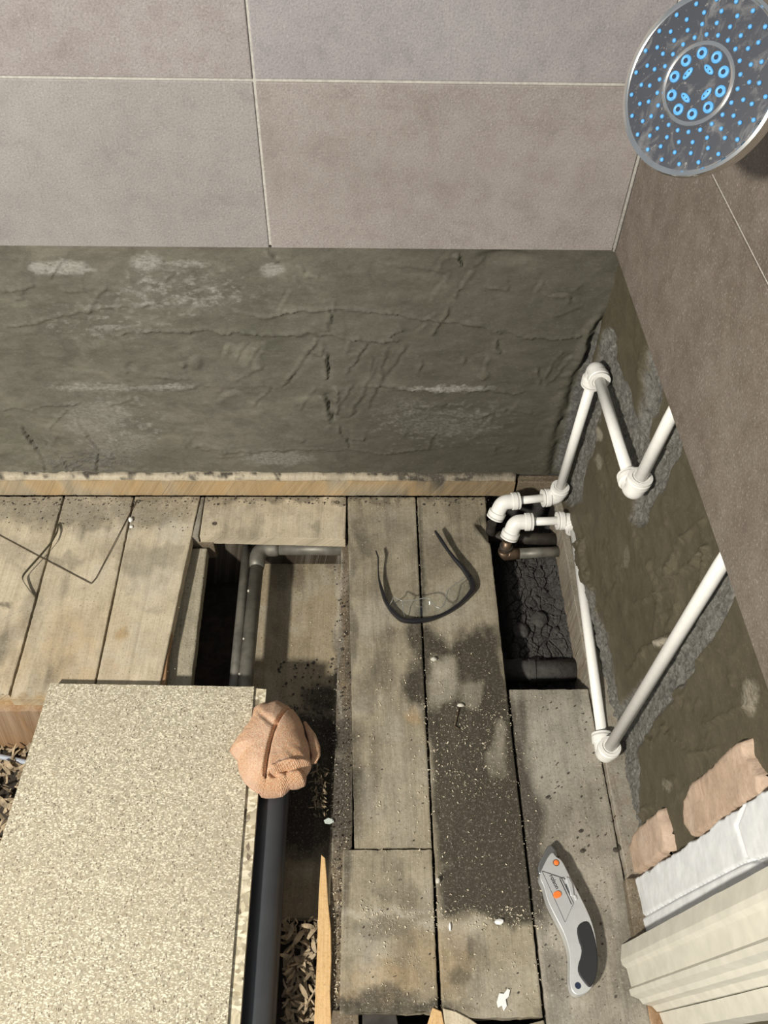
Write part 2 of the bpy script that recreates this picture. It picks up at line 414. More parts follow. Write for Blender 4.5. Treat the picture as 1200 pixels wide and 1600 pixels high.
def m_face():
    n = NT('shower_face'); o = n.obj(); f = n.noise(n.mapping(o, (60, 60, 25), (0.5, 0.3, 0)), 1, 5, .65, .8); g = n.noise(o, 320, 3, .6)
    col = n.mix(n.ramp(f, [(.52, 0), (.80, .5)]), (.048, .051, .062), (.42, .41, .39))
    col = n.mix(n.ramp(g, [(.64, 0), (.74, .35)]), col, (.5, .48, .43))
    return n.out(col, .5, 0, .3)
MT['face'] = m_face()
MT['chrome'] = m_simple('chrome', (.80, .79, .76), .16, 1.0, 50, .10)
MT['blue'] = m_simple('blue_rubber', (.10, .36, .72), .5, 0, 500, .25)
MT['navy'] = m_simple('dark_hole', (.01, .02, .05), .6)
MT['pink'] = m_plaster('old_pink_plaster', (.40, .285, .20), (.50, .375, .285), (.30, .21, .145), (.62, .54, .44), (.2, .19, .17))

# ------------------------------------------------------------------ setting: back wall
def holey_grid(P3, nu, nv): return P3
def relief(Q, P, lines):
    """raised trowel lips and cut grooves; lines = (outline in photo pixels, kind, height, width)"""
    D = np.zeros(len(Q)); wob = np.stack([fbm(P, 45, 3, 91), fbm(P, 45, 3, 95)], 1) * 6 + np.stack([fbm(P, 190, 2, 92), fbm(P, 190, 2, 96)], 1) * 3
    Qw = Q + wob
    for pl, kind, h, w in lines:
        x0, y0 = np.min(pl, 0) - 60; x1, y1 = np.max(pl, 0) + 60
        m = (Qw[:, 0] > x0) & (Qw[:, 0] < x1) & (Qw[:, 1] > y0) & (Qw[:, 1] < y1)
        if not m.any(): continue
        d, s, t = pdist(Qw[m], pl); fade = sstep(0, .08, t) * (1 - sstep(.92, 1, t)) if kind != 'c' else np.sin(np.clip(t, 0.02, .98) * np.pi) ** .5
        mod = .65 + .5 * fbm(P[m], 28, 2, 77)
        if kind == 'lip': v = h * mod * fade * (np.exp(-(d / w) ** 2) + .8 * np.exp(-d / 22.) * (s < 0))
        else: v = -h * (.62 if kind == 'cut' and h < .0045 else 1) * (.55 + .8 * fbm(P[m], 55, 2, 79)) * fade * np.exp(-(d / w) ** 2) + .45 * h * fade * np.exp(-((d - 2.2 * w) / (1.3 * w)) ** 2) * (s > 0)
        D[m] += v
    return D
RL_EXTRA = []
BW = [([(0, 512), (50, 505), (85, 496), (125, 486), (200, 480), (262, 474)], 'lip', .0022, 2.2),
      ([(170, 530), (200, 517), (300, 516), (350, 519), (425, 525), (460, 522), (485, 516), (530, 525), (600, 531), (640, 534)], 'lip', .0026, 2.3),
      ([(345, 485), (415, 496), (450, 487), (520, 482), (560, 482), (625, 487), (660, 497), (710, 502), (770, 515), (820, 525), (850, 526), (905, 526), (920, 516)], 'lip', .0026, 2.4),
      ([(560, 607), (625, 604), (660, 605), (680, 611), (710, 610), (740, 606), (780, 610), (840, 612)], 'lip', .0024, 2.3),
      ([(0, 642), (50, 638), (130, 628)], 'lip', .0018, 2), ([(320, 705), (400, 702), (475, 700), (550, 704), (600, 707), (700, 702)], 'lip', .0018, 2),
      ([(0, 455), (55, 447)], 'lip', .002, 2), ([(60, 604), (150, 600), (260, 606), (350, 603), (460, 604)], 'lip', .0010, 2.5),
      ([(590, 410), (640, 416), (705, 428)], 'lip', .0012, 2), ([(190, 580), (230, 588), (300, 590)], 'lip', .0014, 2),
      ([(505, 525), (465, 580), (440, 605)], 'cut', .0030, 2.4), ([(575, 535), (545, 588)], 'cut', .0026, 2.2), ([(415, 540), (390, 575)], 'cut', .0018, 2),
      ([(390, 535), (372, 568)], 'cut', .0018, 2), ([(595, 575), (550, 650)], 'cut', .0022, 2.2), ([(555, 600), (530, 635)], 'cut', .0022, 2),
      ([(500, 605), (470, 645)], 'cut', .0022, 2), ([(640, 535), (600, 600), (575, 640)], 'cut', .0020, 2.5), ([(425, 605), (400, 635)], 'cut', .0020, 2),
      ([(510, 553), (517, 595)], 'cut', .0060, 2.6), ([(510, 612), (522, 655)], 'cut', .0060, 3.0), ([(525, 600), (520, 650)], 'lip', .004, 3),
      ([(528, 658), (550, 702)], 'cut', .0040, 1.6), ([(30, 665), (55, 700), (76, 735)], 'cut', .0048, 1.6), ([(122, 657), (145, 692), (182, 713)], 'cut', .0042, 1.6),
      ([(68, 690), (100, 718), (105, 735)], 'cut', .004, 1.8), ([(155, 708), (150, 735)], 'cut', .004, 2), ([(840, 575), (850, 600)], 'cut', .004, 2),
      ([(860, 590), (895, 552)], 'cut', .0028, 1.8), ([(848, 590), (880, 550)], 'lip', .0020, 1.8), ([(778, 530), (783, 548)], 'cut', .004, 2),
      ([(745, 590), (758, 570), (760, 550)], 'cut', .002, 2), ([(560, 540), (585, 560), (580, 590), (600, 600)], 'cut', .0018, 1.8),
      ([(612, 540), (600, 575), (606, 600)], 'cut', .002, 2), ([(418, 388), (430, 400), (438, 405)], 'cut', .005, 2.5), ([(718, 395), (724, 415)], 'cut', .006, 2),
      ([(470, 410), (478, 424)], 'cut', .003, 2), ([(518, 482), (524, 502)], 'cut', .004, 2), ([(680, 640), (720, 655), (790, 640), (835, 648)], 'lip', .0016, 2),
      ([(860, 460), (885, 458), (895, 470)], 'cut', .003, 2), ([(945, 490), (930, 525), (912, 565), (898, 590)], 'c', .0110, 4.5),
      ([(905, 590), (885, 640), (872, 700), (862, 745)], 'c', .0060, 7)]
_rr = random.Random(11)
for _ in range(60):
    x = _rr.uniform(-10, 900); y = _rr.uniform(420, 730); L_ = _rr.uniform(15, 60); a_ = _rr.choice([_rr.uniform(-.25, .2), _rr.uniform(-1.2, -.8)])
    p_ = [(x, y)]; 
    for k in range(3): a2 = a_ + _rr.uniform(-.25, .25); x += L_ * math.cos(a2) / 3; y += L_ * math.sin(a2) / 3; p_.append((x, y))
    BW.append((p_, _rr.choice(['lip', 'lip', 'cut']), _rr.uniform(.0008, .0022), _rr.uniform(1.5, 3)))
for _ in range(26):
    x = _rr.uniform(940, 1180); y = _rr.uniform(640, 1280); L_ = _rr.uniform(15, 55); a_ = _rr.uniform(-1.5, -.3)
    p_ = [(x, y)]
    for k in range(3): a2 = a_ + _rr.uniform(-.35, .35); x += L_ * math.cos(a2) / 3; y += L_ * math.sin(a2) / 3; p_.append((x, y))
    RL_EXTRA.append((p_, _rr.choice(['lip', 'lip', 'cut']), _rr.uniform(.001, .0028), _rr.uniform(2, 4)))
xs = np.linspace(-1.30, .035, 540); zs = np.linspace(.036, .515, 200)
XX, ZZ = np.meshgrid(xs, zs, indexing='ij'); P = np.stack([XX.ravel(), np.full(XX.size, .018), ZZ.ravel()], 1)
Q = proj(P)
D = .0030 * fbm(P, 9, 4, 3) + .0010 * fbm(P * [1, 1, 1.9], 50, 4, 5) + .0016 * np.abs(fbm(P * [1, 1, 2.2], 16, 3, 6)) + 1.45 * relief(Q, P, BW)
D += np.where(Q[:, 1] > 712, 1, 0) * np.maximum(0, fbm(P, 70, 3, 15)) * .006 * sstep(712, 740, Q[:, 1]) * (.3 + blob(Q, 130, 730, 90, 40))
D += -.004 * sstep(.05, .0, np.abs(P[:, 0] - .01)) * 0
for bx, by, rx, ry, h in ((270, 545, 30, 20, .0012), (520, 630, 40, 50, .0022), (790, 402, 36, 9, -.006), (306, 566, 9, 9, .004), (286, 570, 4, 4, .003), (205, 573, 8, 6, -.003)): D += blob(Q, bx, by, rx, ry, h, .6)
P[:, 1] -= D
n1 = fbm(P, 14, 4, 31); n2 = fbm(P * [1, 1, 1.6], 120, 3, 33); n3 = fbm(P, 4, 3, 35)
pale = np.zeros(len(P))
for a in ((62, 418, 16, 8, .9), (95, 417, 40, 12, .8), (130, 422, 20, 6, .8), (228, 410, 26, 14, .8), (290, 412, 40, 5, .6), (425, 421, 20, 10, .75), (150, 605, 80, 6, .55), (260, 604, 40, 5, .5), (700, 605, 70, 5, .6), (430, 715, 60, 12, .45),
          (150, 650, 60, 30, .35), (190, 690, 60, 25, .3), (700, 660, 90, 25, .25), (640, 640, 60, 25, .2), (170, 510, 30, 4, .5), (10, 740, 500, 8, .2)): pale = np.maximum(pale, blob(Q + np.stack([n1, n2], 1) * 6, *a))
spk = (.35 + .65 * sstep(.0, .4, n2)) * np.maximum(blob(Q, 290, 455, 115, 42, 1, .5), np.maximum(blob(Q, 160, 500, 120, 35, .7, .5), np.maximum(blob(Q, 180, 660, 90, 50, .8, .5), blob(Q, 690, 660, 130, 45, .55, .5))))
pale = np.maximum(pale, spk * .62)
rgh = np.maximum(blob(Q, 135, 722, 70, 14, .5, .6) * (n2 > 0), psoft(Q + np.stack([n1, n2], 1) * 6, [(945, 500), (965, 540), (955, 610), (915, 700), (880, 745), (868, 735), (900, 610), (925, 540)], 4))
damp = np.clip(sstep(330, 900, Q[:, 0]) * .75 + n3 * .35 + .25 * sstep(600, 720, Q[:, 1]) * sstep(200, 500, Q[:, 0]), 0, .9)
Fc = gridfaces(540, 200)
wall_back = mesh('wall_back', P, Fc, MT['plaster'], smooth=True, mask=np.stack([pale, rgh, damp], 1)); tag(wall_back, kind='structure')

def tile(parent, name, x0, x1, z0, z1, m, right=False, seed=0, label=None):
    rng = random.Random(seed); j = lambda: rng.uniform(-.0004, .0004)
    if right: P8 = [rwp(y, z, o + j()) for o in (0.0, .010) for (y, z) in ((x0, z0), (x1, z0), (x1, z1), (x0, z1))]
    else: P8 = [np.array([x, y + j(), z]) for y in (0.0, .010) for (x, z) in ((x0, z0), (x1, z0), (x1, z1), (x0, z1))]
    o = fixn(mesh(name, P8, [(0, 1, 2, 3), (7, 6, 5, 4), (0, 4, 5, 1), (1, 5, 6, 2), (2, 6, 7, 3), (3, 7, 4, 0)], m, parent)); bevel(o, .0012, 2)
    if label: tag(o, label)
    return o
rows = [(.4905, .6975), (.7005, .9075), (.9105, 1.10)]
cols = [(-1.30, -1.0345), (-1.0315, -.4345), (-.4315, -.0030)]
mats = [['tile_brown', 'tile_pale', 'tile_brown'], ['tile_pale', 'tile_pinkish', 'tile_cool'], ['tile_cool', 'tile_pale', 'tile_brown']]
for r, (z0, z1) in enumerate(rows):
    for c, (x0, x1) in enumerate(cols): tile(wall_back, 'tile', x0, x1, z0, z1, MT[mats[r][c]], seed=r * 3 + c)
g = box('grout', -1.30, -.001, .0018, .016, .494, 1.10, MT['grout'], wall_back, 0)
# the crumbly bed of adhesive that shows below the lowest row of tiles
V = []; Fc = []
nn = 260; xx = np.linspace(-1.30, -.002, nn); e = fbm(np.stack([xx, xx * 0, xx * 0], 1), 90, 3, 8)
for i in range(nn): V += [(xx[i], .0112, .497), (xx[i], .0112, .4885 + .003 * e[i]), (xx[i], .022, .486 + .003 * e[i])]
for i in range(nn - 1): Fc += [(3 * i, 3 * i + 1, 3 * i + 4, 3 * i + 3), (3 * i + 1, 3 * i + 2, 3 * i + 5, 3 * i + 4)]
mesh('tile_adhesive', V, Fc, MT['grout'], wall_back, mask=np.zeros((len(V), 3)))

# ------------------------------------------------------------------ setting: right wall
RL = [([(1015, 870), (1030, 930), (1020, 1000)], 'lip', .003, 4), ([(940, 700), (990, 830), (1000, 900)], 'lip', .0022, 4), ([(1000, 470), (990, 540), (1000, 600)], 'lip', .002, 3), ([(1080, 960), (1110, 1010), (1150, 1030)], 'lip', .003, 4), ([(1040, 1140), (1080, 1180), (1130, 1170)], 'lip', .003, 4),
      ([(930, 738), (951, 777), (965, 800)], 'cut', .0024, 2.2), ([(1047, 905), (1062, 855), (1080, 828), (1104, 810)], 'lip', .0040, 3), ([(1032, 907), (1068, 897), (1098, 867), (1115, 850)], 'lip', .0050, 3),
      ([(985, 950), (1026, 931), (1054, 923)], 'lip', .0035, 3), ([(1038, 985), (1046, 960), (1056, 935)], 'cut', .0030, 3), ([(1061, 1110), (1065, 1091)], 'cut', .004, 3),
      ([(1080, 1110), (1086, 1090)], 'cut', .003, 3), ([(1145, 1050), (1155, 1075)], 'cut', .003, 3), ([(1100, 1140), (1125, 1125), (1160, 1108), (1195, 1105)], 'lip', .0035, 3),
      ([(1010, 1145), (1020, 1155)], 'cut', .006, 3), ([(1110, 850), (1100, 900), (1060, 990), (1010, 1010), (975, 1060)], 'lip', .0035, 4), ([(975, 640), (982, 620)], 'cut', .002, 2),
      ([(965, 880), (975, 960)], 'lip', .0018, 5), ([(935, 800), (945, 980)], 'lip', .0016, 8), ([(1000, 1280), (1012, 1262), (1030, 1262)], 'lip', .004, 3)]
CH = [([(950, 525), (945, 575), (933, 620), (914, 690), (893, 775)], 13, 7), ([(945, 575), (958, 600), (972, 650), (988, 705), (1004, 770)], 17, 8), ([(1022, 560), (1016, 620), (1000, 680), (1005, 740)], 13, 9),
      ([(1062, 665), (1048, 700), (1030, 740), (1000, 790), (1000, 808)], 15, 8), ([(1150, 885), (1110, 960), (1060, 1040), (1010, 1110), (960, 1190)], 20, 9), ([(915, 925), (938, 1010), (952, 1085), (960, 1160)], 11, 5),
      ([(968, 1170), (975, 1230), (985, 1330), (1000, 1400)], 24, 6), ([(1015, 1080), (985, 1110), (960, 1130)], 20, 7)]
ys = np.linspace(-.84, .022, 350); zs = np.linspace(-.03, .515, 220)
YY, ZZ = np.meshgrid(ys, zs, indexing='ij'); P = np.stack([.017 - TW * YY.ravel(), YY.ravel(), ZZ.ravel()], 1); Q = proj(P)
n1 = fbm(P, 16, 4, 41); n2 = fbm(P, 110, 4, 43); n3 = fbm(P, 50, 4, 44); n4 = fbm(P, 5, 3, 47)
D = .0030 * fbm(P, 8, 4, 51) + .0006 * fbm(P, 70, 3, 53) + 1.35 * relief(Q, P, RL + RL_EXTRA)
ch = np.zeros(len(P))
for pl, w, dep in CH:
    d, s, t = pdist(Q + np.stack([n3, n1], 1) * 9, pl); k = 1 - sstep(w - 4, w + 3, d); ch = np.maximum(ch, k); D -= 0
dd = np.zeros(len(P))
for pl, w, dep in CH:
    d, s, t = pdist(Q + np.stack([n3, n1], 1) * 9, pl); dd = np.maximum(dd, (1 - sstep(w - 7, w + 4, d)) * dep * .001)
d, s, t = pdist(Q + np.stack([n2, n3], 1) * 10, [(908, 850), (915, 900), (926, 960), (934, 1010)]); D += .0085 * (1 - sstep(2, 9, d)) * (1 - .6 * t)
D = D - dd + ch * .0045 * fbm(P, 160, 3, 57)
lump = blob(Q + np.stack([n3, n2], 1) * 8, 1035, 1010, 9, 9, .006) + blob(Q, 905, 812, 14, 16, .004); D += lump
P[:, 0] -= D
pale = np.zeros(len(P))
for a in ((940, 455, 5, 14, .9), (975, 870, 7, 20, .35), (1020, 590, 20, 60, .25), (1040, 1005, 14, 8, .9), (935, 720, 6, 10, .6), (1175, 1090, 15, 30, .6), (1042, 1225, 10, 10, .4), (935, 680, 4, 10, .8)): pale = np.maximum(pale, blob(Q + np.stack([n1, n3], 1) * 10, *a))
pale = np.maximum(pale, (n2 > .42) * ch * .8)
damp = np.clip(.35 + n4 * .5, 0, .9)
wall_right = mesh('wall_right', P, gridfaces(350, 220)[:, ::-1], MT['damp'], smooth=True, mask=np.stack([pale, ch, damp], 1)); tag(wall_right, kind='structure')
rr = [(.4905, .7075), (.7105, .9275), (.9305, 1.10)]
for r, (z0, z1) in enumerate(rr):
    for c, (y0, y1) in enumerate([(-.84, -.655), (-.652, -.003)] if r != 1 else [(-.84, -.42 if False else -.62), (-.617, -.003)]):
        tile(wall_right, 'tile', y0, y1, z0, z1, MT['tile_dimmed'], True, seed=20 + r * 3 + c)
V = [rwp(y, z, o) for o in (.0022, .020) for (y, z) in ((-.84, .496), (.0, .496), (.0, 1.10), (-.84, 1.10))]
fixn(mesh('grout', V, [(0, 1, 2, 3), (7, 6, 5, 4), (0, 4, 5, 1), (1, 5, 6, 2), (2, 6, 7, 3), (3, 7, 4, 0)], MT['grout'], wall_right))
V = []; Fc = []; yy = np.linspace(-.84, -.002, 170); e = fbm(np.stack([yy, yy * 0, yy * 0], 1), 90, 3, 8)
for i in range(170): V += [rwp(yy[i], .497, .0105), rwp(yy[i], .4885 + .003 * e[i], .0105), rwp(yy[i], .487 + .003 * e[i], .024)]
for i in range(169): Fc += [(3 * i, 3 * i + 1, 3 * i + 4, 3 * i + 3), (3 * i + 1, 3 * i + 2, 3 * i + 5, 3 * i + 4)]
mesh('tile_adhesive', V, Fc, MT['plaster'], wall_right, mask=np.tile([0, .8, .6], (len(V), 1)))
# corner bead of grout
tubeo('corner_grout', [(-.0005, -.0005, .491), (-.0005, -.0005, 1.10)], .0022, MT['grout'], wall_right, 8)

# patches of old pink plaster left standing on the damp coat
def patch(px, z_off, thick, m, name, parent, label=None, res=.003, amp=.002, mk=(0, 0, 0)):
    """irregular plate lying on the right wall: a grid cut to an outline given in photo pixels"""
    W3 = [onr(*q, z_off) for q in px]; Y = [p[1] for p in W3]; Z = [p[2] for p in W3]
    nu = int((max(Y) - min(Y)) / res) + 2; nv = int((max(Z) - min(Z)) / res) + 2
    yy, zz = np.meshgrid(np.linspace(min(Y), max(Y), nu), np.linspace(min(Z), max(Z), nv), indexing='ij')
    P = np.stack([z_off - TW * yy.ravel(), yy.ravel(), zz.ravel()], 1)
    Pn = P + np.stack([P[:, 0] * 0, fbm(P, 60, 3, 3) * .004, fbm(P, 60, 3, 6) * .004], 1)
    Q2 = np.stack([Pn[:, 1], Pn[:, 2]], 1); poly = [(a, b) for a, b in zip(Y, Z)]
    k = psoft(Q2, poly, .003); P[:, 0] += (1 - k) * thick - amp * fbm(P, 40, 4, 9)
    fc = gridfaces(nu, nv); keep = (k[fc] > .01).any(1); fc = fc[keep]
    used = np.unique(fc); mp = -np.ones(len(P), int); mp[used] = np.arange(len(used))
    o = mesh(name, P[used], mp[fc], m, parent, True, mask=np.tile(mk, (len(used), 1)) + np.stack([fbm(P[used], 30, 3, 2) * .6, P[used, 0] * 0, P[used, 0] * 0], 1).clip(0))
    if label: tag(o, label)
    return o
patch([(1065, 1250), (1075, 1225), (1100, 1205), (1140, 1165), (1160, 1152), (1163, 1180), (1185, 1215), (1185, 1245), (1150, 1262), (1082, 1312), (1068, 1290)], .006, .016, MT['pink'], 'old_plaster', wall_right)
patch([(972, 1325), (985, 1310), (992, 1295), (1025, 1265), (1036, 1300), (1040, 1330), (1010, 1355), (984, 1372)], .004, .018, MT['pink'], 'old_plaster', wall_right)

# ------------------------------------------------------------------ setting: floor
xs = np.linspace(-1.45, .16, 170); ys = np.linspace(-1.30, .05, 150); XX, YY = np.meshgrid(xs, ys, indexing='ij')
P = np.stack([XX.ravel(), YY.ravel(), np.full(XX.size, -.175)], 1); P[:, 2] += .012 * fbm(P, 12, 4, 61)
floor = mesh('floor', P, gridfaces(170, 150), MT['soil'], smooth=True, mask=np.zeros((len(P), 3))); tag(floor, kind='structure')

box('leak_backing', -1.45, .16, .024, .05, -.19, .05, MT['soot'], floor, 0)  # both boxes: dark backing added below the walls against light leaks
box('leak_backing', .060, .16, -1.30, .05, -.19, -.02, MT['soot'], floor, 0)
def stains_shade(P):
    Q = proj(P); n = fbm(P * [1, .5, 1], 30, 4, 71); m = fbm(P * [1, .6, 1], 90, 3, 73); b = fbm(P, 8, 3, 75)
    Qw = Q + np.stack([n, m], 1) * 14; r = np.zeros(len(P)); g = np.zeros(len(P)); w = np.zeros(len(P))
    def R(*a): nonlocal r; r = np.maximum(r, blob(Qw, *a))
    def G(*a): nonlocal g; g = np.maximum(g, blob(Qw, *a))
    def Wm(*a): nonlocal w; w = np.maximum(w, blob(Qw, *a))
    r = .42 * sstep(.0, .55, fbm(P * [1, .5, 1], 22, 5, 78)) + .22 * sstep(.1, .5, fbm(P * [1.6, .25, 1], 60, 4, 79))
    g = .30 * sstep(.05, .5, fbm(P, 26, 4, 74))
    # the big wet-looking grime patch down the middle boards
    r = np.maximum(r, psoft(Qw, [(640, 985), (655, 960), (700, 1010), (720, 990), (775, 975), (790, 1060), (800, 1090), (812, 1150), (835, 1240), (850, 1330), (855, 1400), (850, 1440), (790, 1450), (740, 1430), (690, 1430), (680, 1350), (672, 1250), (668, 1150), (662, 1100), (640, 1110), (625, 1080), (628, 1050), (645, 1030)], 14) * (.92 + .25 * b))
    R(654, 880, 6, 110, .75); R(548, 1000, 9, 200, .5); R(545, 1250, 10, 200, .6); R(90, 800, 110, 26, .50); R(230, 800, 80, 28, .48); R(330, 790, 40, 14, .35); R(20, 860, 30, 30, .3); R(215, 880, 26, 34, .35); R(150, 815, 40, 14, .5); R(250, 870, 30, 18, .4); R(600, 830, 50, 30, .3); R(690, 860, 60, 40, .35); R(720, 800, 30, 20, .3); R(610, 890, 20, 30, .25); R(652, 990, 12, 40, .8); R(600, 1050, 22, 35, .45); R(592, 1040, 10, 30, .5); R(585, 1190, 14, 60, .40); R(615, 1390, 40, 22, .40); R(600, 1450, 60, 22, .40); R(570, 850, 16, 22, .5); R(548, 1575, 200, 14, .75)
    R(600, 1560, 60, 18, .7); R(725, 1525, 25, 12, .6); R(735, 1480, 10, 25, .6); R(812, 1150, 14, 70, .7); R(820, 1290, 34, 60, .85); R(845, 1400, 18, 60, .6); R(715, 880, 25, 14, .4); R(660, 830, 6, 60, .35); R(740, 920, 8, 14, .3)
    R(500, 1090, 30, 26, .75); R(480, 1150, 80, 40, 1.0); R(480, 1250, 90, 90, 1.1); R(465, 900, 10, 25, .5); R(520, 880, 20, 12, .4); R(528, 1040, 8, 60, .5); R(870, 1300, 18, 10, .3)  # near end of the sub board: chipboard's shade painted in with the dirt
    # dust and plaster wash
    for a in ((690, 1068, 28, 36, .75), (690, 1040, 20, 18, .6), (738, 1085, 20, 26, .6), (778, 1190, 22, 34, .55), (785, 1150, 8, 25, .6), (590, 960, 30, 30, .45), (620, 1240, 30, 90, .25), (700, 1445, 60, 8, .7), (600, 1425, 90, 5, .6), (775, 1550, 60, 40, .3), (640, 820, 60, 30, .2)):
        k = blob(Qw, *a); r = r * (1 - k * .9); g = np.maximum(g, k * .7)
    G(529, 1050, 4, 260, .55); G(520, 1250, 4, 90, .7); G(860, 1180, 40, 80, .35); G(900, 1150, 50, 70, .35)
    # left boards
    G(270, 830, 30, 18, .55); G(240, 900, 40, 40, .30); G(130, 790, 100, 25, .30)
    R(100, 875, 35, 9, .42); R(10, 945, 16, 6, .65); R(60, 890, 12, 16, .30); R(275, 858, 18, 12, .35); R(255, 910, 18, 14, .25); R(190, 850, 25, 30, .20); R(430, 775, 400, 9, .55); R(30, 780, 100, 12, .5)
    R(240, 955, 14, 8, .3); R(340, 820, 20, 10, .25); R(490, 825, 12, 9, .4); R(430, 800, 60, 10, .2)
    Wm(165, 1010, 50, 80, .25); Wm(190, 992, 9, 12, .9); Wm(170, 1040, 18, 16, .6); Wm(205, 1020, 12, 8, .5); Wm(20, 1010, 30, 60, .3); Wm(110, 1020, 50, 70, .50); Wm(20, 1040, 30, 50, .35); Wm(60, 1060, 30, 40, .3)
    Wm(30, 1094, 70, 9, 1.0); Wm(600, 1530, 60, 30, .55); Wm(570, 1560, 40, 20, .5); Wm(720, 1180, 35, 20, .5); Wm(700, 1150, 18, 30, .4); Wm(645, 1120, 16, 12, .7); Wm(700, 1500, 40, 60, .4); Wm(645, 1500, 30, 60, .3)
    return np.stack([r, g, w], 1)
def board(name, c4, z, th, m, parent, res=.004, rough=.0012, cup=.0008, seed=0, extra=None, zc=None, label=None, dust=0):
    """a plank over four plan corners (far left, far right, near right, near left) with worn, uneven edges"""
    a, b, c, d = [np.array(p[:2], float) for p in c4]; La = max(np.linalg.norm(d - a), np.linalg.norm(c - b)); Wa = max(np.linalg.norm(b - a), np.linalg.norm(c - d))
    nu = max(4, int(Wa / res) + 1); nv = max(4, int(La / res) + 1)
    eu = [.0009 / Wa, .0022 / Wa]; ev = [.0009 / La, .0022 / La]
    us = np.array([0] + eu + list(np.linspace(0, 1, nu)[1:-1]) + [1 - q for q in eu[::-1]] + [1]); vs = np.array([0] + ev + list(np.linspace(0, 1, nv)[1:-1]) + [1 - q for q in ev[::-1]] + [1]); us.sort(); vs.sort(); nu = len(us); nv = len(vs)
    u, v = np.meshgrid(us, vs, indexing='ij'); u = u.ravel()[:, None]; v = v.ravel()[:, None]
    XY = (a * (1 - u) + b * u) * (1 - v) + (d * (1 - u) + c * u) * v
    P = np.column_stack([XY, np.full(len(XY), float(z))]); e = fbm(P + seed * 3.1, 45, 3, 81); e2 = fbm(P + seed * 5.7, 160, 2, 83)
    if zc is not None: P[:, 2] += (zc[0] * (1 - u) * (1 - v) + zc[1] * u * (1 - v) + zc[2] * u * v + zc[3] * (1 - u) * v)[:, 0]
    ku = ((u < .001).astype(float) - (u > .999))[:, 0]; kv = ((v < .001).astype(float) - (v > .999))[:, 0]
    dirU = nz(b - a); dirV = nz(d - a); P[:, :2] += np.outer(ku * np.abs(e * .7 + e2 * .5) * rough, dirU) + np.outer(kv * np.abs(e * .7 + e2 * .5) * rough, dirV)
    uu = u[:, 0]; P[:, 2] += cup * fbm(P + seed, 20, 3, 85) + .0005 * fbm(np.column_stack([uu * 60 + seed * 9, v[:, 0] * 3, uu * 0]), 1, 3, 87) - .0012 * (np.exp(-uu * Wa / .0009) + np.exp(-(1 - uu) * Wa / .0009))
    if extra is not None: P[:, 2] += extra(P)
    bd = border(nu, nv); n0 = len(P); low = P[bd].copy(); low[:, 2] = z - th
    if zc is not None: low[:, 2] = P[bd][:, 2] - th
    V = np.vstack([P, low]); Fc = [tuple(f) for f in gridfaces(nu, nv)]; k = len(bd)
    Fc += [(bd[i], n0 + i, n0 + (i + 1) % k, bd[(i + 1) % k]) for i in range(k)]; Fc.append(tuple(n0 + i for i in range(k)))
    uv = np.column_stack([uu * Wa + seed * 1.37, v[:, 0] * La + seed * .73]); uv = np.vstack([uv, uv[bd] + [.021, .0]])
    mk = stains_shade(V); mk[n0:, 1] = 0; mk[:n0, 1] = np.maximum(mk[:n0, 1], dust); mk[n0:, 0] *= .3
    o = fixn(mesh(name, V, Fc, m, parent, False, mask=mk, uv=uv))
    sm = np.zeros(len(o.data.polygons), bool); sm[:(nu - 1) * (nv - 1)] = True; o.data.polygons.foreach_set('use_smooth', sm)
    if label: tag(o, label)
    return o
def W2(*pts): return [onz(x, y) for x, y in pts]
G_ = .0011
def scr(z0):                                                   # shallow saw kerf and cracks along the middle board
    def f(P):
        Q = proj(P); r = np.zeros(len(P))
        for pl, h, w in (([(585, 950), (588, 1000)], .002, 1.6), ([(588, 1050), (590, 1330)], .0022, 1.4), ([(545, 1380), (546, 1590)], .0028, 1.6), ([(735, 1455), (742, 1490)], .002, 1.6), ([(730, 1490), (736, 1530)], .002, 2),
                         ([(604, 1500), (606, 1575)], .002, 1.4), ([(622, 1520), (624, 1575)], .002, 1.4), ([(583, 880), (588, 950)], .0012, 1.6)):
            d, s, t = pdist(Q, pl); r -= h * np.exp(-(d / w) ** 2)
        return r
    return f
fb = lambda c4, m, seed, **k: board('floorboard', c4, 0.0, .020, MT[m], floor, seed=seed, **k)
# left boards, end-broken over the front joist
fb([(-1.30, -.002), (-.990, -.002), (-.990, -.366), (-1.30, -.37)], 'w_left', 1, rough=.003)
fb([(-.988, -.002), (-.8202, -.002), (-.8202, -.366), (-.988, -.37)], 'w_left', 2, rough=.003)
fb([(-.8180, -.002), (-.7028, -.002), (-.7028, -.374), (-.8180, -.372)], 'w_left', 3, rough=.003)
fb([(-.7006, -.002), (-.5915, -.002), (-.6105, -.380), (-.7006, -.380)], 'w_left', 4)
mesh_strip = board('floorboard', [(-.5900, -.002), (-.5845, -.002), (-.5850, -.086), (-.5960, -.084)], -.0015, .018, MT['w_grey'], floor, res=.003, seed=5)
fb([(-.5832, -.002), (-.3450, -.002), (-.3455, -.0915), (-.5830, -.0845)], 'w_left', 6, label='short board laid across the others at the head of the opening')
for px, py in ((335, 818), (527, 785)):
    c = onz(px, py, .0005); latheo('screw', c - [0, 0, .002], (0, 0, 1), [(0, .0035), (.002, .0040), (.0026, .0030), (.0018, .0012)], MT['screw'], floor, 14)
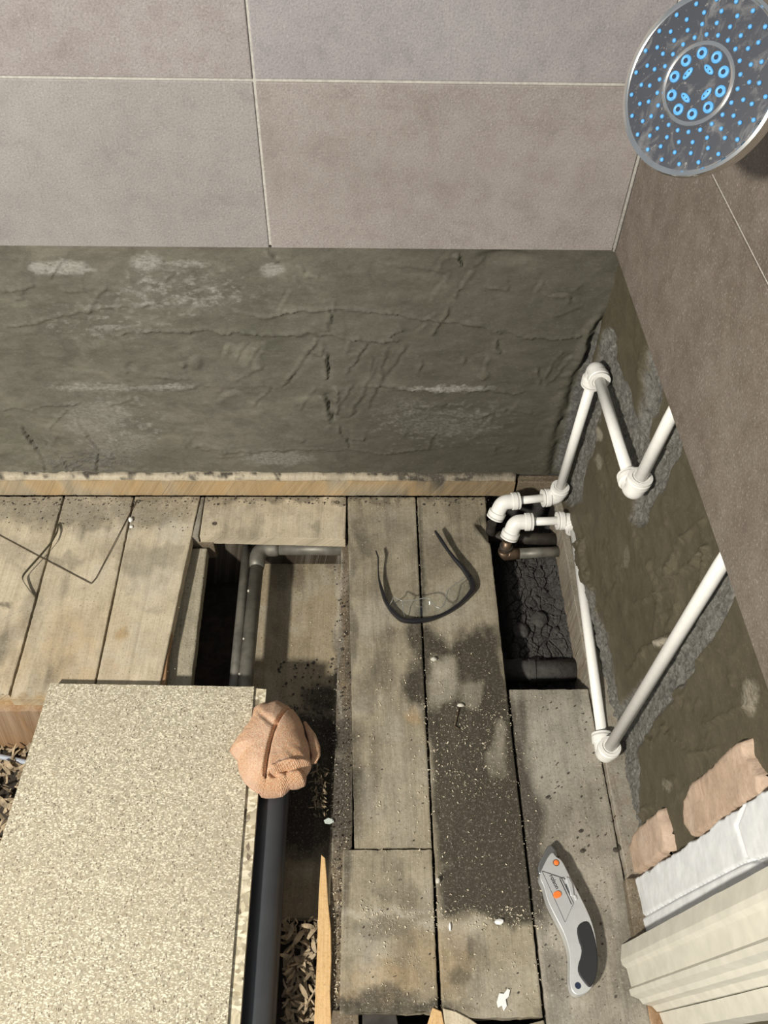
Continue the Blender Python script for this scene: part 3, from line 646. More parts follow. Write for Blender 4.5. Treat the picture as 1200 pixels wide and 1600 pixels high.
# middle boards
fb([(-.3436, -.002), (-.2280, -.002), (-.2275, -.583), (-.3275, -.583)], 'w_mid', 7, extra=scr(0), rough=.0022)
fb([(-.3425, -.5845), (-.2276, -.5845), (-.2285, -.769), (-.3435, -.769)], 'w_mid', 8, extra=scr(0), rough=.003)
fb([(-.2258, -.002), (-.1085, -.002), (-.1065, -.357), (-.1090, -1.05), (-.2240, -.772)], 'w_mid', 9) if False else None
def m2cut(P):
    Q = proj(P); return -.014 * psoft(Q, [(744, 819), (775, 785), (785, 860), (764, 845)], 3)
fb([(-.2258, -.002), (-.1090, -.002), (-.1078, -.775), (-.2250, -.775)], 'w_mid', 10, extra=lambda P: scr(0)(P) + m2cut(P), rough=.002)
fb([(-.1050, -.360), (.0103, -.360), (.0162, -.80), (-.1050, -.80)], 'w_grey', 11, rough=.0025, label='grey board below the sooty pit')
fb([(.0145, -.74), (.060, -.74), (.060, -.90), (.0145, -.90)], 'w_brown', 18)
fb([(-.1050, -.802), (.013, -.802), (.013, -1.1), (-.1050, -1.1)], 'w_grey', 12)
fb([(-.2250, -.800), (-.107, -.777), (-.107, -1.1), (-.2250, -1.1)], 'w_mid', 13, rough=.004)

def jst(c4, z, th, m, seed, **k):
    return board('joist', c4, z, th, MT[m], floor, seed=seed, **k)
# wall joist along the right wall, its left face closing the pit
jst([(.0060, -.002), (.034, -.002), (.058, -.76), (.0165, -.76)], .0100, .160, 'w_side', 21, res=.003, rough=.003, cup=.003, dust=.9)
# joist under the left edge of the middle boards, worn and covered with grit
jst([(-.3530, -.060), (-.330, -.060), (-.330, -1.10), (-.3620, -1.10)], -.021, .130, 'w_joist', 22, res=.003, rough=.003, cup=.003)
# low ledge beside the left boards
jst([(-.6180, -.092), (-.5730, -.092), (-.5680, -.44), (-.6140, -.44)], -.0240, .022, 'w_ledge', 23, res=.003, rough=.002, cup=.0015)
box('noggin', -.598, -.562, -.0865, -.070, -.06, -.016, MT['w_joist'], floor, .002)
# front joist under the left boards, brown face to the camera
jst([(-1.40, -.345), (-.625, -.345), (-.625, -.3815), (-1.40, -.3815)], -.021, .130, 'w_brown', 24, rough=.002)
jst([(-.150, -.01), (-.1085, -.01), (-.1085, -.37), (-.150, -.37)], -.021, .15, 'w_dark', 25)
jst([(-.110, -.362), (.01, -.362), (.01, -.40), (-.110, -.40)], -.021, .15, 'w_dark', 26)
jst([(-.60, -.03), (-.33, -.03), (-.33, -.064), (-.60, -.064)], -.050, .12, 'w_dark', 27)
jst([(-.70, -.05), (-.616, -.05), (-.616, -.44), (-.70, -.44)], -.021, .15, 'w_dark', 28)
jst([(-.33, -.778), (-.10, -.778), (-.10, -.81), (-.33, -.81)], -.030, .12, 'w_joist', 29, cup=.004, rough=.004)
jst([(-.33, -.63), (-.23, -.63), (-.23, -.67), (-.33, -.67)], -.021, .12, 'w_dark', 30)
# board lying deep in the opening
def slabx(P): return .002 * np.maximum(0, fbm(P, 60, 3, 3)) * sstep(-.28, -.40, P[:, 1])
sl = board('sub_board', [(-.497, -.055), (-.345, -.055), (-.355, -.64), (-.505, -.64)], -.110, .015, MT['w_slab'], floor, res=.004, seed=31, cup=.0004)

# sole plate along the back wall
def solex(P): return .003 * np.maximum(0, fbm(P, 50, 4, 5)) + sstep(.004, .016, P[:, 1]) * .005
sole = board('trim_1', [(-1.30, .024), (-.058, .024), (-.062, .0005), (-1.30, .0005)], .0355, .0355, MT['w_left'], None, res=.004, rough=.0015, cup=.002, seed=40, extra=solex)
tag(sole, kind='structure')
a = sole.data.attributes['mask']; nn = len(sole.data.vertices); col = np.zeros(nn * 4, np.float32); co = np.zeros(nn * 3, np.float32); a.data.foreach_get('color', col); sole.data.vertices.foreach_get('co', co)
col = col.reshape(-1, 4); co = co.reshape(-1, 3); nb = fbm(co, 25, 4, 12); nc = fbm(co * [1, 2, 2], 70, 4, 13); col[:, 0] = np.clip(.5 * sstep(-.35, -.15, co[:, 0]) + sstep(.0, .4, nb) * .4 + (.35 * sstep(.006, .018, co[:, 1]) + .8 * sstep(.1, .45, nc)) * (co[:, 1] > .003), 0, 1); col[:, 2] = np.clip(1.0 * (co[:, 1] < .004) * sstep(-.5, .2, -nb + .1) + .1, 0, 1); col[:, 1] = .3 * (co[:, 1] > .004)
a.data.foreach_set('color', col.ravel())
sole2 = box('trim_2', -.057, .03, .006, .022, -.02, .030, MT['w_joist'], None, .002); tag(sole2, kind='structure')

# ------------------------------------------------------------------ sooty bed of the pit
xs = np.linspace(-.108, .012, 130); ys = np.linspace(-.362, -.01, 330); XX, YY = np.meshgrid(xs, ys, indexing='ij')
P = np.stack([XX.ravel(), YY.ravel(), np.full(XX.size, -.064)], 1)
def cells(P, sc, s):
    """distance to cell edge of a jittered grid: cracked cakes of soot"""
    p = P[:, :2] * sc + np.stack([fbm(P, sc * .8, 2, s + 5), fbm(P, sc * .8, 2, s + 9)], 1) * .5; I = np.floor(p).astype(np.int64); d1 = np.full(len(p), 9.); d2 = np.full(len(p), 9.); hid = np.zeros(len(p))
    for i in (-1, 0, 1):
        for j in (-1, 0, 1):
            cx = I[:, 0] + i; cy = I[:, 1] + j; d = np.hypot(cx + _h(cx, cy, 0 * cx, s) - p[:, 0], cy + _h(cx, cy, 0 * cx, s + 1) - p[:, 1]); h = _h(cx, cy, 0 * cx, s + 2)
            m = d < d1; d2 = np.where(m, d1, np.minimum(d2, d)); hid = np.where(m, h, hid); d1 = np.where(m, d, d1)
    return d2 - d1, hid
e1, h1 = cells(P, 55, 1); e2, h2 = cells(P, 130, 4)
P[:, 2] += .006 * fbm(P, 18, 4, 7) - .006 * (1 - sstep(0, .16, e1)) + .004 * h1 - .0025 * (1 - sstep(0, .2, e2)) + .0018 * h2
P[:, 2] -= .05 * sstep(-.075, -.100, P[:, 0]) + .03 * sstep(-.29, -.33, P[:, 1])
P[:, 2] += .010 * sstep(-.01, .01, P[:, 0])
bed = mesh('soot_bed', P, gridfaces(130, 330), MT['soot'], floor, False); tag(bed, 'cracked bed of black soot and rubble at the bottom of the pit', kind='stuff')
def rock(name, c, r, m, seed, sq=(1, 1, .7), label=None, cat=None, parent=None, group=None, sub=2):
    bm = bmesh.new(); bmesh.ops.create_icosphere(bm, subdivisions=sub, radius=1)
    co = np.array([v.co[:] for v in bm.verts]); f = 1 + .28 * fbm(co + seed * 7.7, 1.3, 3, seed)
    for v, k in zip(bm.verts, f): v.co = Vector((v.co.x * k * r * sq[0] + c[0], v.co.y * k * r * sq[1] + c[1], v.co.z * k * r * sq[2] + c[2]))
    o = bmo(name, bm, m, parent)
    if label: tag(o, label, cat, group)
    return o
for k, (px, py, r) in enumerate(((843, 968, .013), (814, 985, .014), (838, 1045, .016), (868, 985, .006), (810, 1040, .012))):
    c = onz(px, py, -.058); rock('rubble_lump', c, r, MT['soot'], k + 3, (1, 1.1, .6), ['square dark lump in the middle of the soot in the pit', 'rounded black lump at the left edge of the soot', 'smooth black lump near the foot of the pit', 'small black lump right of the square one in the pit', 'black lump in the lower left corner of the pit'][k], 'rubble', group='lumps of rubble in the sooty pit')
bp = empty('old_pipe', (-.05, -.285, -.062), 'black soot-covered pipe lying across the near end of the pit', 'pipe')
tubeo('pipe_body', [(-.104, -.296, -.062), (-.05, -.300, -.060), (.010, -.298, -.058)], .017, MT['soot'], bp, 18)
latheo('joint_band', (-.062, -.2995, -.0603), (1, 0, 0), [(0, .0175), (.001, .0195), (.009, .0195), (.010, .0175)], MT['soot'], bp)

# ------------------------------------------------------------------ white plastic plumbing
def elbow(parent, Cn, da, db, la=.020, lb=.020, r=.0127, m=None):
    la *= 1.12; lb *= 1.12
    da = nz(np.asarray(da, float)); db = nz(np.asarray(db, float)); Cn = np.asarray(Cn, float); k = .009
    path = [Cn + da * la, Cn + da * (la * .5 + k * .5), Cn + da * k]
    for t in np.linspace(.15, .85, 6): path.append(Cn + da * k * (1 - t) ** 2 + db * k * t ** 2)
    path += [Cn + db * k, Cn + db * (lb * .5 + k * .5), Cn + db * lb]
    o = tubeo('elbow', path, [r] * len(path), m or MT['plastic2'], parent, 24)
    for d, l in ((da, la), (db, lb)):
        e = latheo('collar', Cn + d * (l - .007), d, [(0, r), (.0005, r + .0022), (.0075, r + .0024), (.0085, r + .0012), (.010, r + .0010), (.0102, r + .0020), (.0125, r + .0020), (.013, r - .0020), (.0115, r - .0028)], m or MT['plastic2'], o, 26)
        g = latheo('ring', Cn + d * (l + .0018), d, [(0, r + .0004), (.0001, r + .0013), (.0012, r + .0013), (.0013, r + .0004)], MT['ring'], o, 26)
    return o
PR = .0075
C1 = onr(871, 776, .001); CT = onr(931, 576, .006); C3 = onr(990, 768, .003)
A0 = onz(785, 785, C1[2]); A1 = onz(768, 820, .004)
T3 = onr(1046, 655, .0098)
run1 = empty('water_pipe', (C1[0], C1[1], 0), 'white plastic water pipe zigzagging from the pit up the corner and behind the right tiles', 'pipe')
u = nz(CT - C1); elbow(run1, C1, A0 - C1, u, .018, .018); tubeo('pipe', [C1 + u * .014, CT - u * .014], PR, MT['plastic'], run1)
h = nz(C3 - CT); elbow(run1, CT, -u, h, .022, .020); tubeo('pipe', [CT + h * .014, C3 - h * .014], PR, MT['plastic'], run1)
t = nz(T3 - C3); elbow(run1, C3, -h, t, .020, .021); T3b = C3 + t * .30; T3b[0] += .006; tubeo('pipe', [C3 + t * .016, T3, T3b], PR, MT['plastic'], run1)
dA = nz(A0 - C1); LA = np.linalg.norm(A0 - C1); tubeo('pipe', [C1 - 0 * dA + dA * .016, A0 - dA * .018], PR * .9, MT['plastic'], run1)
elbow(run1, A0, -dA, A1 - A0, .020, .022, .0124)
C4 = onz(896, 813, .036); B0 = onz(805, 816, .036); B1 = onz(792, 848, .002)
C5 = onr(945, 1180, -.0015); T4 = onr(1125, 885, .0095)
run2 = empty('water_pipe', (C5[0], C5[1], 0), 'white plastic water pipe along the foot of the right wall, slanting up in its chase', 'pipe')
dB = nz(C4 - B0); elbow(run2, B0, dB, B1 - B0, .020, .022, .0124)
tubeo('pipe', [B0 + dB * .02, C4 - dB * .018], PR * .9, MT['plastic'], run2)
p5 = nz(C5 - C4); elbow(run2, C4, -dB, p5, .020, .014); tubeo('pipe', [C4 + p5 * .012, C5 - p5 * .014], PR, MT['plastic'], run2)
t = nz(T4 - C5); elbow(run2, C5, -p5, t, .022, .022); T4b = C5 + t * .56; T4b[0] += .003; tubeo('pipe', [C5 + t * .014, T4, T4b], PR, MT['plastic'], run2)
# copper below
cu = empty('copper_pipe', (B1[0], B1[1], -.02), 'tarnished copper pipe and elbow under the white fittings, crossing the pit', 'pipe')
b2 = onz(786, 866, -.026); e2_ = onz(872, 862, -.030)
tubeo('riser', [B1 + [0, 0, .006], B1 + [-.001, -.004, -.010], b2 + [0, 0, .010]], .0078, MT['copper_old'], cu)
latheo('union', B1 + [0, -.001, -.013], (0, 0, 1), [(0, .009), (.0005, .0108), (.006, .0108), (.007, .009)], MT['black_pipe'], cu)
dd_ = nz(e2_ - b2); tubeo('pipe_elbow', [b2 + [0, 0, .012], b2 + [0, 0, .003], b2 + dd_ * .003 + [0, 0, -.001], b2 + dd_ * .010, b2 + dd_ * .026], [.0092, .0100, .0104, .0100, .0094], MT['copper_old'], cu, 22)
tubeo('pipe_body', [b2 + dd_ * .025, e2_ + dd_ * .012], .0088, MT['lead'], cu)
bk = empty('black_pipe', (-.05, -.05, -.04), 'sooty dark pipe crossing the far end of the pit behind the copper one', 'pipe')
q0 = onz(762, 838, -.034); q1 = onz(868, 843, -.034); tubeo('pipe_body', [q0, q1 + nz(q1 - q0) * .012], .0105, MT['black_pipe'], bk)
latheo('riser', A1 + [0, 0, -.045], (0, 0, 1), [(0, .008), (.05, .008)], MT['black_pipe'], bk)

# ------------------------------------------------------------------ old pipes in the left opening
Zp = -.042
lp = empty('lead_pipe', (-.49, -.2, Zp - .012), 'thick dull grey pipe with an elbow turning right under the short board', 'pipe')
v0 = onz(402, 868, Zp); v1 = onz(383, 1070, Zp); v2 = onz(545, 858, Zp); cn = onz(404, 857, Zp)
dv = nz(v1 - cn); dh = nz(v2 - cn); k = .020
arc = [cn + dv * k * (1 - t) ** 2 + dh * k * t ** 2 for t in np.linspace(0, 1, 8)]
tubeo('pipe_body', [v1 + dv * .12, v1, cn + dv * .035], .0112, MT['lead'], lp, 24)
tubeo('pipe_elbow', [cn + dv * .040, cn + dv * .028] + arc + [cn + dh * .028, cn + dh * .034], [.0118, .0134] + [.0134] * 8 + [.0134, .0118], MT['lead'], lp, 24)
tubeo('pipe_arm', [cn + dh * .03, v2 + dh * .03], .0108, MT['lead'], lp, 24)
sp = empty('thin_pipe', (-.51, -.2, Zp - .01), 'thinner grey-brown pipe running close along the left of the thick one', 'pipe')
w0 = onz(388, 838, Zp); w1 = onz(366, 1070, Zp); dw = nz(w1 - w0); tubeo('pipe_body', [w0 - dw * .02, w1 + dw * .12], .0082, MT['lead'], sp, 20)
for i, (px, py) in enumerate(((385, 925), (378, 1000), (371, 1055))):
    c = onz(px, py, Zp + .004); latheo('clip', c, dw, [(0, .0092), (.0004, .0098), (.003, .0098), (.0034, .0092)], MT['stone'], sp, 16) if False else rock('mortar_blob', c + [.004, 0, .003], .0028, MT['stone'], 60 + i, parent=sp, sub=1)

# ------------------------------------------------------------------ dark waste pipe and the cloth plugging it
wp = empty('waste_pipe', (-.443, -.6, -.06), 'dark grey plastic waste pipe beside the chipboard with its end under the cloth', 'pipe')
latheo('pipe_body', (-.4420, -.455, -.030), nz(np.array([-.004, -1, -.0])), [(0, .0225), (.0, .0245), (.0005, .0250), (.80, .0250)], MT['waste'], wp, 48)
latheo('socket', (-.4420, -.430, -.030), (0, -1, 0), [(.0, .0240), (.001, .0285), (.030, .0285), (.034, .0255)], MT['waste'], wp, 48)

def cloth_mesh():
    cx, cy = 426., 1168.; out = [(345 + 0, 1105)]
    O = [(399, 1102), (420, 1096), (434, 1092), (448, 1100), (458, 1105), (468, 1118), (476, 1145), (484, 1180), (486, 1192), (478, 1205), (476, 1220), (466, 1225), (452, 1226), (440, 1237), (420, 1240), (403, 1239), (385, 1226), (374, 1208), (371, 1188), (358, 1172), (366, 1158), (378, 1142), (388, 1128), (394, 1118), (396, 1106)]
    th = np.array([math.atan2(y - cy, x - cx) for x, y in O]); rr = np.array([math.hypot(x - cx, y - cy) for x, y in O]); o = np.argsort(th); th = th[o]; rr = rr[o]
    th = np.concatenate([th[-3:] - 2 * np.pi, th, th[:3] + 2 * np.pi]); rr = np.concatenate([rr[-3:], rr, rr[:3]])
    na, nr = 260, 110; T = np.linspace(-np.pi, np.pi, na, endpoint=False); V = []; mk = []
    s = np.linspace(0, 1, nr); A, S = np.meshgrid(T, s, indexing='ij'); Ro = np.interp(A.ravel(), th, rr); S = S.ravel(); A = A.ravel()
    X = cx + np.cos(A) * Ro * S; Y = cy + np.sin(A) * Ro * S; Qp = np.stack([X, Y], 1)
    P0 = np.array([onz(x, y, .022) for x, y in Qp])
    H = .052 * np.sqrt(np.clip(1 - S ** 3.2, 0, 1)) + .004 * fbm(P0, 30, 3, 3) * (1 - S ** 4)
    d, sd, t = pdist(Qp, [(458, 1100), (445, 1125), (432, 1152), (425, 1175), (420, 1200), (416, 1222)])
    H += -.012 * np.exp(-(d / 2.2) ** 2) * (.45 + .55 * t) + .007 * np.exp(-d / 16) * (sd > 0) * (.3 + t) 
    d2, s2, t2 = pdist(Qp, [(486, 1192), (465, 1200), (440, 1207), (430, 1213)]); H += .007 * np.exp(-(d2 / 4) ** 2) - .010 * np.exp(-((d2 - 6) / 4) ** 2) * (s2 < 0) 
    d3, s3, t3 = pdist(Qp, [(430, 1213), (448, 1222), (466, 1225)]); H += .004 * np.exp(-(d3 / 4) ** 2)
    d4, s4, t4 = pdist(Qp, [(396, 1106), (410, 1130), (432, 1150)]); H += -.004 * np.exp(-(d4 / 5) ** 2)
    d5, s5, t5 = pdist(Qp, [(371, 1195), (380, 1215), (400, 1230), (418, 1236)]); H += .003 * np.exp(-(d5 / 3) ** 2)
    H *= 1.0; bot = -.006 + .012 * (1 - S)
    P1 = P0.copy(); P1[:, 2] = np.maximum(.004 + H, .004)
    # lean the outline inwards at its foot so that the bundle looks rolled over
    hem = np.exp(-((1 - S) / .035) ** 2) * .9; seam = np.exp(-(d2 / 3) ** 2) * .7
    fc = []
    for i in range(na):
        i2 = (i + 1) % na
        for j in range(nr - 1): fc.append((i * nr + j, i2 * nr + j, i2 * nr + j + 1, i * nr + j + 1))
    P1[:, 2] = np.where(P1[:, 0] < -.452, np.maximum(P1[:, 2], .0200), P1[:, 2]); n0 = len(P1); V = list(P1); cxy = onz(cx, cy, 0)
    for q, zz in ((.97, -.002), (.86, -.010), (.55, -.016)):
        for i in range(na): p = P1[i * nr + nr - 1].copy(); p[:2] = cxy[:2] + (p[:2] - cxy[:2]) * q; p[2] = zz if p[0] > -.452 else .0192; V.append(p)
    for i in range(na):
        i2 = (i + 1) % na; fc.append((i * nr + nr - 1, i2 * nr + nr - 1, n0 + i2, n0 + i)); fc.append((n0 + i, n0 + i2, n0 + na + i2, n0 + na + i)); fc.append((n0 + na + i, n0 + na + i2, n0 + 2 * na + i2, n0 + 2 * na + i))
    fc.append([n0 + 2 * na + i for i in range(na)])
    mk = np.zeros((len(V), 3)); mk[:n0, 0] = np.clip(hem + seam, 0, 1) * .7; mk[n0:, 0] = .5
    return V, fc, mk
V, Fc, mk = cloth_mesh()
cl = fixn(mesh('cloth', V, Fc, MT['cloth'], None, True, mask=mk)); tag(cl, 'crumpled orange microfibre cloth stuffed into the end of the dark waste pipe', 'cloth')
cl.location.z = -.0
# its back fold, peeping out on the right
P = []
pts = [onz(x, y, z) for x, y, z in ((476, 1128, .012), (487, 1150, .012), (492, 1168, .010), (494, 1180, .010), (490, 1190, .008), (483, 1192, .008))]
tubeo('back_fold', pts, [.002, .006, .0075, .006, .0045, .002], MT['cloth'], cl, 14)

# ------------------------------------------------------------------ chipboard
tl = onz(78, 1068, .018); tr = onz(397, 1073, .018); br = tr + nz(onz(355, 1600, .018) - tr) * .62; bl0 = onz(0, 1319, .018); bl = tl + nz(bl0 - tl) * .62
cb = empty('chipboard', (-.62, -.6, 0), 'large pale chipboard panel lying over the hole at lower left', 'board')
def chip_slab(name, c4, z, th, m, res=.01):
    a, b, c, d = [np.array(p[:2]) for p in c4]; nu, nv = 26, 40; u, v = np.meshgrid(np.linspace(0, 1, nu), np.linspace(0, 1, nv), indexing='ij'); u = u.ravel()[:, None]; v = v.ravel()[:, None]
    XY = (a * (1 - u) + b * u) * (1 - v) + (d * (1 - u) + c * u) * v; P = np.column_stack([XY, np.full(len(XY), z)]); bd = border(nu, nv)
    e = fbm(P, 150, 2, 4)
    P[bd, 0] += e[bd] * .0004; P[bd, 1] += e[bd] * .0007; low = P[bd].copy(); low[:, 2] = z - th; n0 = len(P); k = len(bd); V = np.vstack([P, low])
    Fc = [tuple(f) for f in gridfaces(nu, nv)] + [(bd[i], n0 + i, n0 + (i + 1) % k, bd[(i + 1) % k]) for i in range(k)] + [tuple(n0 + i for i in range(k))]
    uv = V[:, :2].copy(); uv[n0:] += .018
    return fixn(mesh(name, V, Fc, m, cb, False, uv=uv))
chip_slab('panel', [tl, tr, br, bl], .018, .0175, MT['chip'])
t0 = onz(398.5, 1075, .012); t1 = onz(416, 1078, .012); tb0 = t0 + (br - tr); tb1 = t1 + nz(onz(375, 1600, .012) - t1) * .62
tb0 = t0 + nz(onz(357.5, 1600, .012) - t0) * .62
tg = chip_slab('tongue', [t0 + [-.004, 0, 0], t1, tb1, tb0 + [-.004, 0, 0]], .0135, .009, MT['chip_edge']); tag(tg, 'flaky tongue along the right edge showing coarse wood chips')

# ------------------------------------------------------------------ safety glasses, lying upside down
sg = empty('safety_glasses', (-.24, -.22, 0), 'clear safety glasses with black arms lying upside down on the middle boards', 'glasses')
def smooth_path(pts, n=60):
    pts = np.array(pts, float); L = np.concatenate([[0], np.cumsum(np.linalg.norm(np.diff(pts, axis=0), axis=1))]); s = np.linspace(0, L[-1], n)
    R = np.stack([np.interp(s, L, pts[:, k]) for k in range(pts.shape[1])], 1)
    for _ in range(4): R[1:-1] = (R[:-2] + 2 * R[1:-1] + R[2:]) / 4
    return R
def ribbon(name, pix, widths, zs, hgt, m):
    """flat-sided bar following a path given by photo points and heights"""
    P3 = np.array([onz(x, y, z) for (x, y), z in zip(pix, zs)]); A = np.column_stack([P3, widths, hgt]); A = smooth_path(A, 70); V = []; Fc = []
    n = len(A)
    for i in range(n):
        tdir = A[min(i + 1, n - 1), :3] - A[max(i - 1, 0), :3]; tdir[2] = 0; tdir = nz(tdir); nrm = np.array([-tdir[1], tdir[0], 0]); w = A[i, 3] / 2; h = A[i, 4] / 2; c = A[i, :3]
        for a, b in ((-1, -.6), (-.6, -1), (.6, -1), (1, -.6), (1, .6), (.6, 1), (-.6, 1), (-1, .6)): V.append(c + nrm * w * a + np.array([0, 0, 1]) * h * b)
    for i in range(n - 1):
        for k in range(8): k2 = (k + 1) % 8; Fc.append((i * 8 + k, i * 8 + k2, (i + 1) * 8 + k2, (i + 1) * 8 + k))
    Fc.append(tuple(range(8))[::-1]); Fc.append(tuple((n - 1) * 8 + k for k in range(8)))
    o = fixn(mesh(name, V, Fc, m, sg, False)); return o
brow = [(594, 915), (601, 938), (612, 955), (627, 969), (645, 971), (662, 970), (680, 966), (700, 957), (718, 945), (732, 931), (740, 920), (736, 905), (730, 893)]
ribbon('brow_frame', brow, [.003, .0045, .0055, .006, .006, .0052, .0045, .0045, .0050, .0065, .0085, .0085, .004], [.012, .009, .007, .006, .005, .005, .005, .005, .006, .007, .008, .009, .012], [.006, .008, .009, .010, .010, .009, .008, .008, .009, .010, .011, .010, .006], MT['blackp'])
ribbon('temple_arm', [(587.5, 861), (591, 871), (591, 890), (592, 905), (596, 920), (603, 940)], [.0016, .0022, .0020, .0026, .0044, .0050], [.020, .019, .015, .013, .011, .009], [.004, .005, .005, .006, .008, .009], MT['blackp'])
ribbon('temple_arm', [(680, 830), (688, 842), (700, 860), (710, 873), (724, 888), (735, 905)], [.0030, .0050, .0042, .0050, .0070, .0070], [.020, .019, .016, .014, .011, .009], [.005, .007, .006, .007, .009, .010], MT['blackp'])
low = np.array([onz(x, y, .007) for x, y in smooth_path([(605, 944), (614, 955), (628, 966), (645, 968), (662, 967), (680, 963), (700, 954), (718, 942), (732, 926), (735, 912)], 80)])
up = [(612, 940), (615, 932), (628, 939), (645, 938), (664, 934), (672, 936), (680, 947), (688, 951), (694, 945), (700, 922), (712, 912), (727, 902)]
up3 = []
L = np.linspace(0, 1, 80)
upx = np.array(up, float); Lu = np.array([0, .06, .17, .28, .40, .46, .53, .585, .64, .76, .88, 1.0]); upi = np.stack([np.interp(L, Lu, upx[:, k]) for k in (0, 1)], 1)
up3 = np.array([onz(x, y, .030) for x, y in upi]); nl = 10; V = []
for i in range(80):
    for j in range(nl):
        s = j / (nl - 1); p = low[i] * (1 - s) + up3[i] * s; p = p + np.array([0, -.004, 0]) * math.sin(math.pi * s); V.append(p)
V = np.array(V); lens = mesh('lens', V, gridfaces(80, nl), MT['glass'], sg, True); md = lens.modifiers.new('solid', 'SOLIDIFY'); md.thickness = .0012
tubeo('lens_rim', list(up3[::1]), .00075, MT['glass_edge'], sg, 6)
tubeo('side_shield_edge', [up3[14], low[16] * .5 + up3[14] * .5, low[18]], .0006, MT['glass_edge'], sg, 6)
tubeo('side_shield_edge', [up3[0], low[2]], .0006, MT['glass_edge'], sg, 6)

# ------------------------------------------------------------------ utility knife
kn = empty('utility_knife', onz(890, 1440), 'silver utility knife with black grip lying on the grey board near the door trim', 'knife')
def kp(pts, z): return [onz(x, y, z) for x, y in pts]
body = [(869, 1339), (862, 1328), (846, 1359), (843, 1372), (850, 1385), (855, 1407), (867, 1431), (881, 1457), (889, 1482), (891, 1504), (890, 1528), (892, 1546), (899, 1554), (906, 1555), (920, 1550), (930, 1533), (934, 1507), (933, 1476), (927, 1446), (917, 1421), (906, 1399), (890, 1368), (878, 1343)]
def rounded(pts, n=3):
    P = np.array(pts, float)
    for _ in range(n - 1):
        R = []
        for i in range(len(P)): a = P[i]; b = P[(i + 1) % len(P)]; R += [a * .75 + b * .25, a * .25 + b * .75]
        P = np.array(R)
    return [tuple(p) for p in P]
def kslab(name, pts, z0, z1, m, bev=.0015, rd=2, parent=kn):
    P3 = kp(rounded(pts, rd) if rd > 1 else pts, z1); V, Fc = prism([p[:2] for p in P3], z0, z1); o = fixn(mesh(name, V, Fc, m, parent)); 
    if bev: bevel(o, bev, 3)
    o.data.shade_smooth(); o.data.set_sharp_from_angle(angle=math.radians(35))
    return o
kslab('handle', body, .002, .0195, MT['steel'], .0040, 3)
kslab('nose', [(858, 1318), (865, 1324), (872, 1334), (866, 1342), (851, 1362), (842, 1368), (840, 1352), (848, 1336)], .004, .015, MT['blade'], .0012, 2)
kslab('side_panel', [(847, 1361), (877, 1372), (897, 1412), (883, 1441)], .019, .0202, MT['steel2'], .0003, 1)
tubeo('panel_seam', kp([(847, 1361), (877, 1371), (896, 1411), (883, 1441), (847, 1361)], .0202), .00028, MT['blackp'], kn, 6)
kslab('grip', [(901, 1452), (905, 1443), (915, 1438), (922, 1441), (929, 1461), (934.5, 1488), (935, 1512), (930, 1533), (922, 1545), (912, 1534), (903, 1520), (903, 1508), (908, 1494), (909, 1482), (904, 1470)], .006, .0208, MT['rubber'], .0022, 2)
c = onz(869, 1348, .0195); latheo('screw', c, (0, 0, 1), [(0, .0032), (.0008, .0032), (.0011, .0027), (.0009, .0)], MT['orange'], kn)
latheo('screw_ring', c, (0, 0, 1), [(0, .0042), (.0004, .0040), (.0005, .0031)], MT['copper_old'], kn)
kslab('release_button', [(864, 1395), (871, 1391), (876, 1393), (878, 1399), (872, 1403), (866, 1403)], .019, .0222, MT['orange'], .0006, 2)
kslab('slider', [(885, 1372), (889, 1370), (894, 1380), (897, 1399), (892, 1400)], .017, .0225, MT['steel'], .0008, 1)
tubeo('slot', kp([(874, 1373), (880, 1371), (883, 1374)], .0203), .0005, MT['blackp'], kn, 6); tubeo('slot', kp([(875, 1374), (884, 1393), (893, 1413)], .0203), .0005, MT['blackp'], kn, 6); tubeo('slot', kp([(884, 1381), (888, 1392), (892, 1400)], .0203), .0004, MT['blackp'], kn, 6)
for q in ((886.5, 1374), (899, 1402)): kslab('slider_clip', [(q[0] - 2, q[1] - 4), (q[0] + 1, q[1] - 3), (q[0] + 3, q[1] + 3), (q[0] + .5, q[1] + 4)], .018, .0212, MT['steel'], .0004, 1)
c = onz(903, 1540, .0196); latheo('hang_hole', c, (0, 0, 1), [(0, .0036), (.0003, .0035), (.0004, .0)], MT['navy'], kn)
fc_ = bpy.data.curves.new('logo', 'FONT'); fc_.body = 'rolson'; fc_.size = .0072; fc_.extrude = .00008; fc_.offset = .00007; fc_.align_x = 'CENTER'; fc_.align_y = 'CENTER'; fc_.space_character = .95
tmp = bpy.data.objects.new('t', fc_); C.objects.link(tmp); bpy.context.view_layer.update()
me = bpy.data.meshes.new_from_object(tmp.evaluated_get(bpy.context.evaluated_depsgraph_get())); bpy.data.objects.remove(tmp)
pa, pb = onz(862, 1370, .0204), onz(870, 1386, .0204); ang = math.atan2(pb[1] - pa[1], pb[0] - pa[0]); c = (pa + pb) / 2
me.transform(Matrix.Translation(Vector(c)) @ Matrix.Rotation(ang, 4, 'Z')); lg = link('printed_name', me, MT['blackp']); settle(kn, lg)

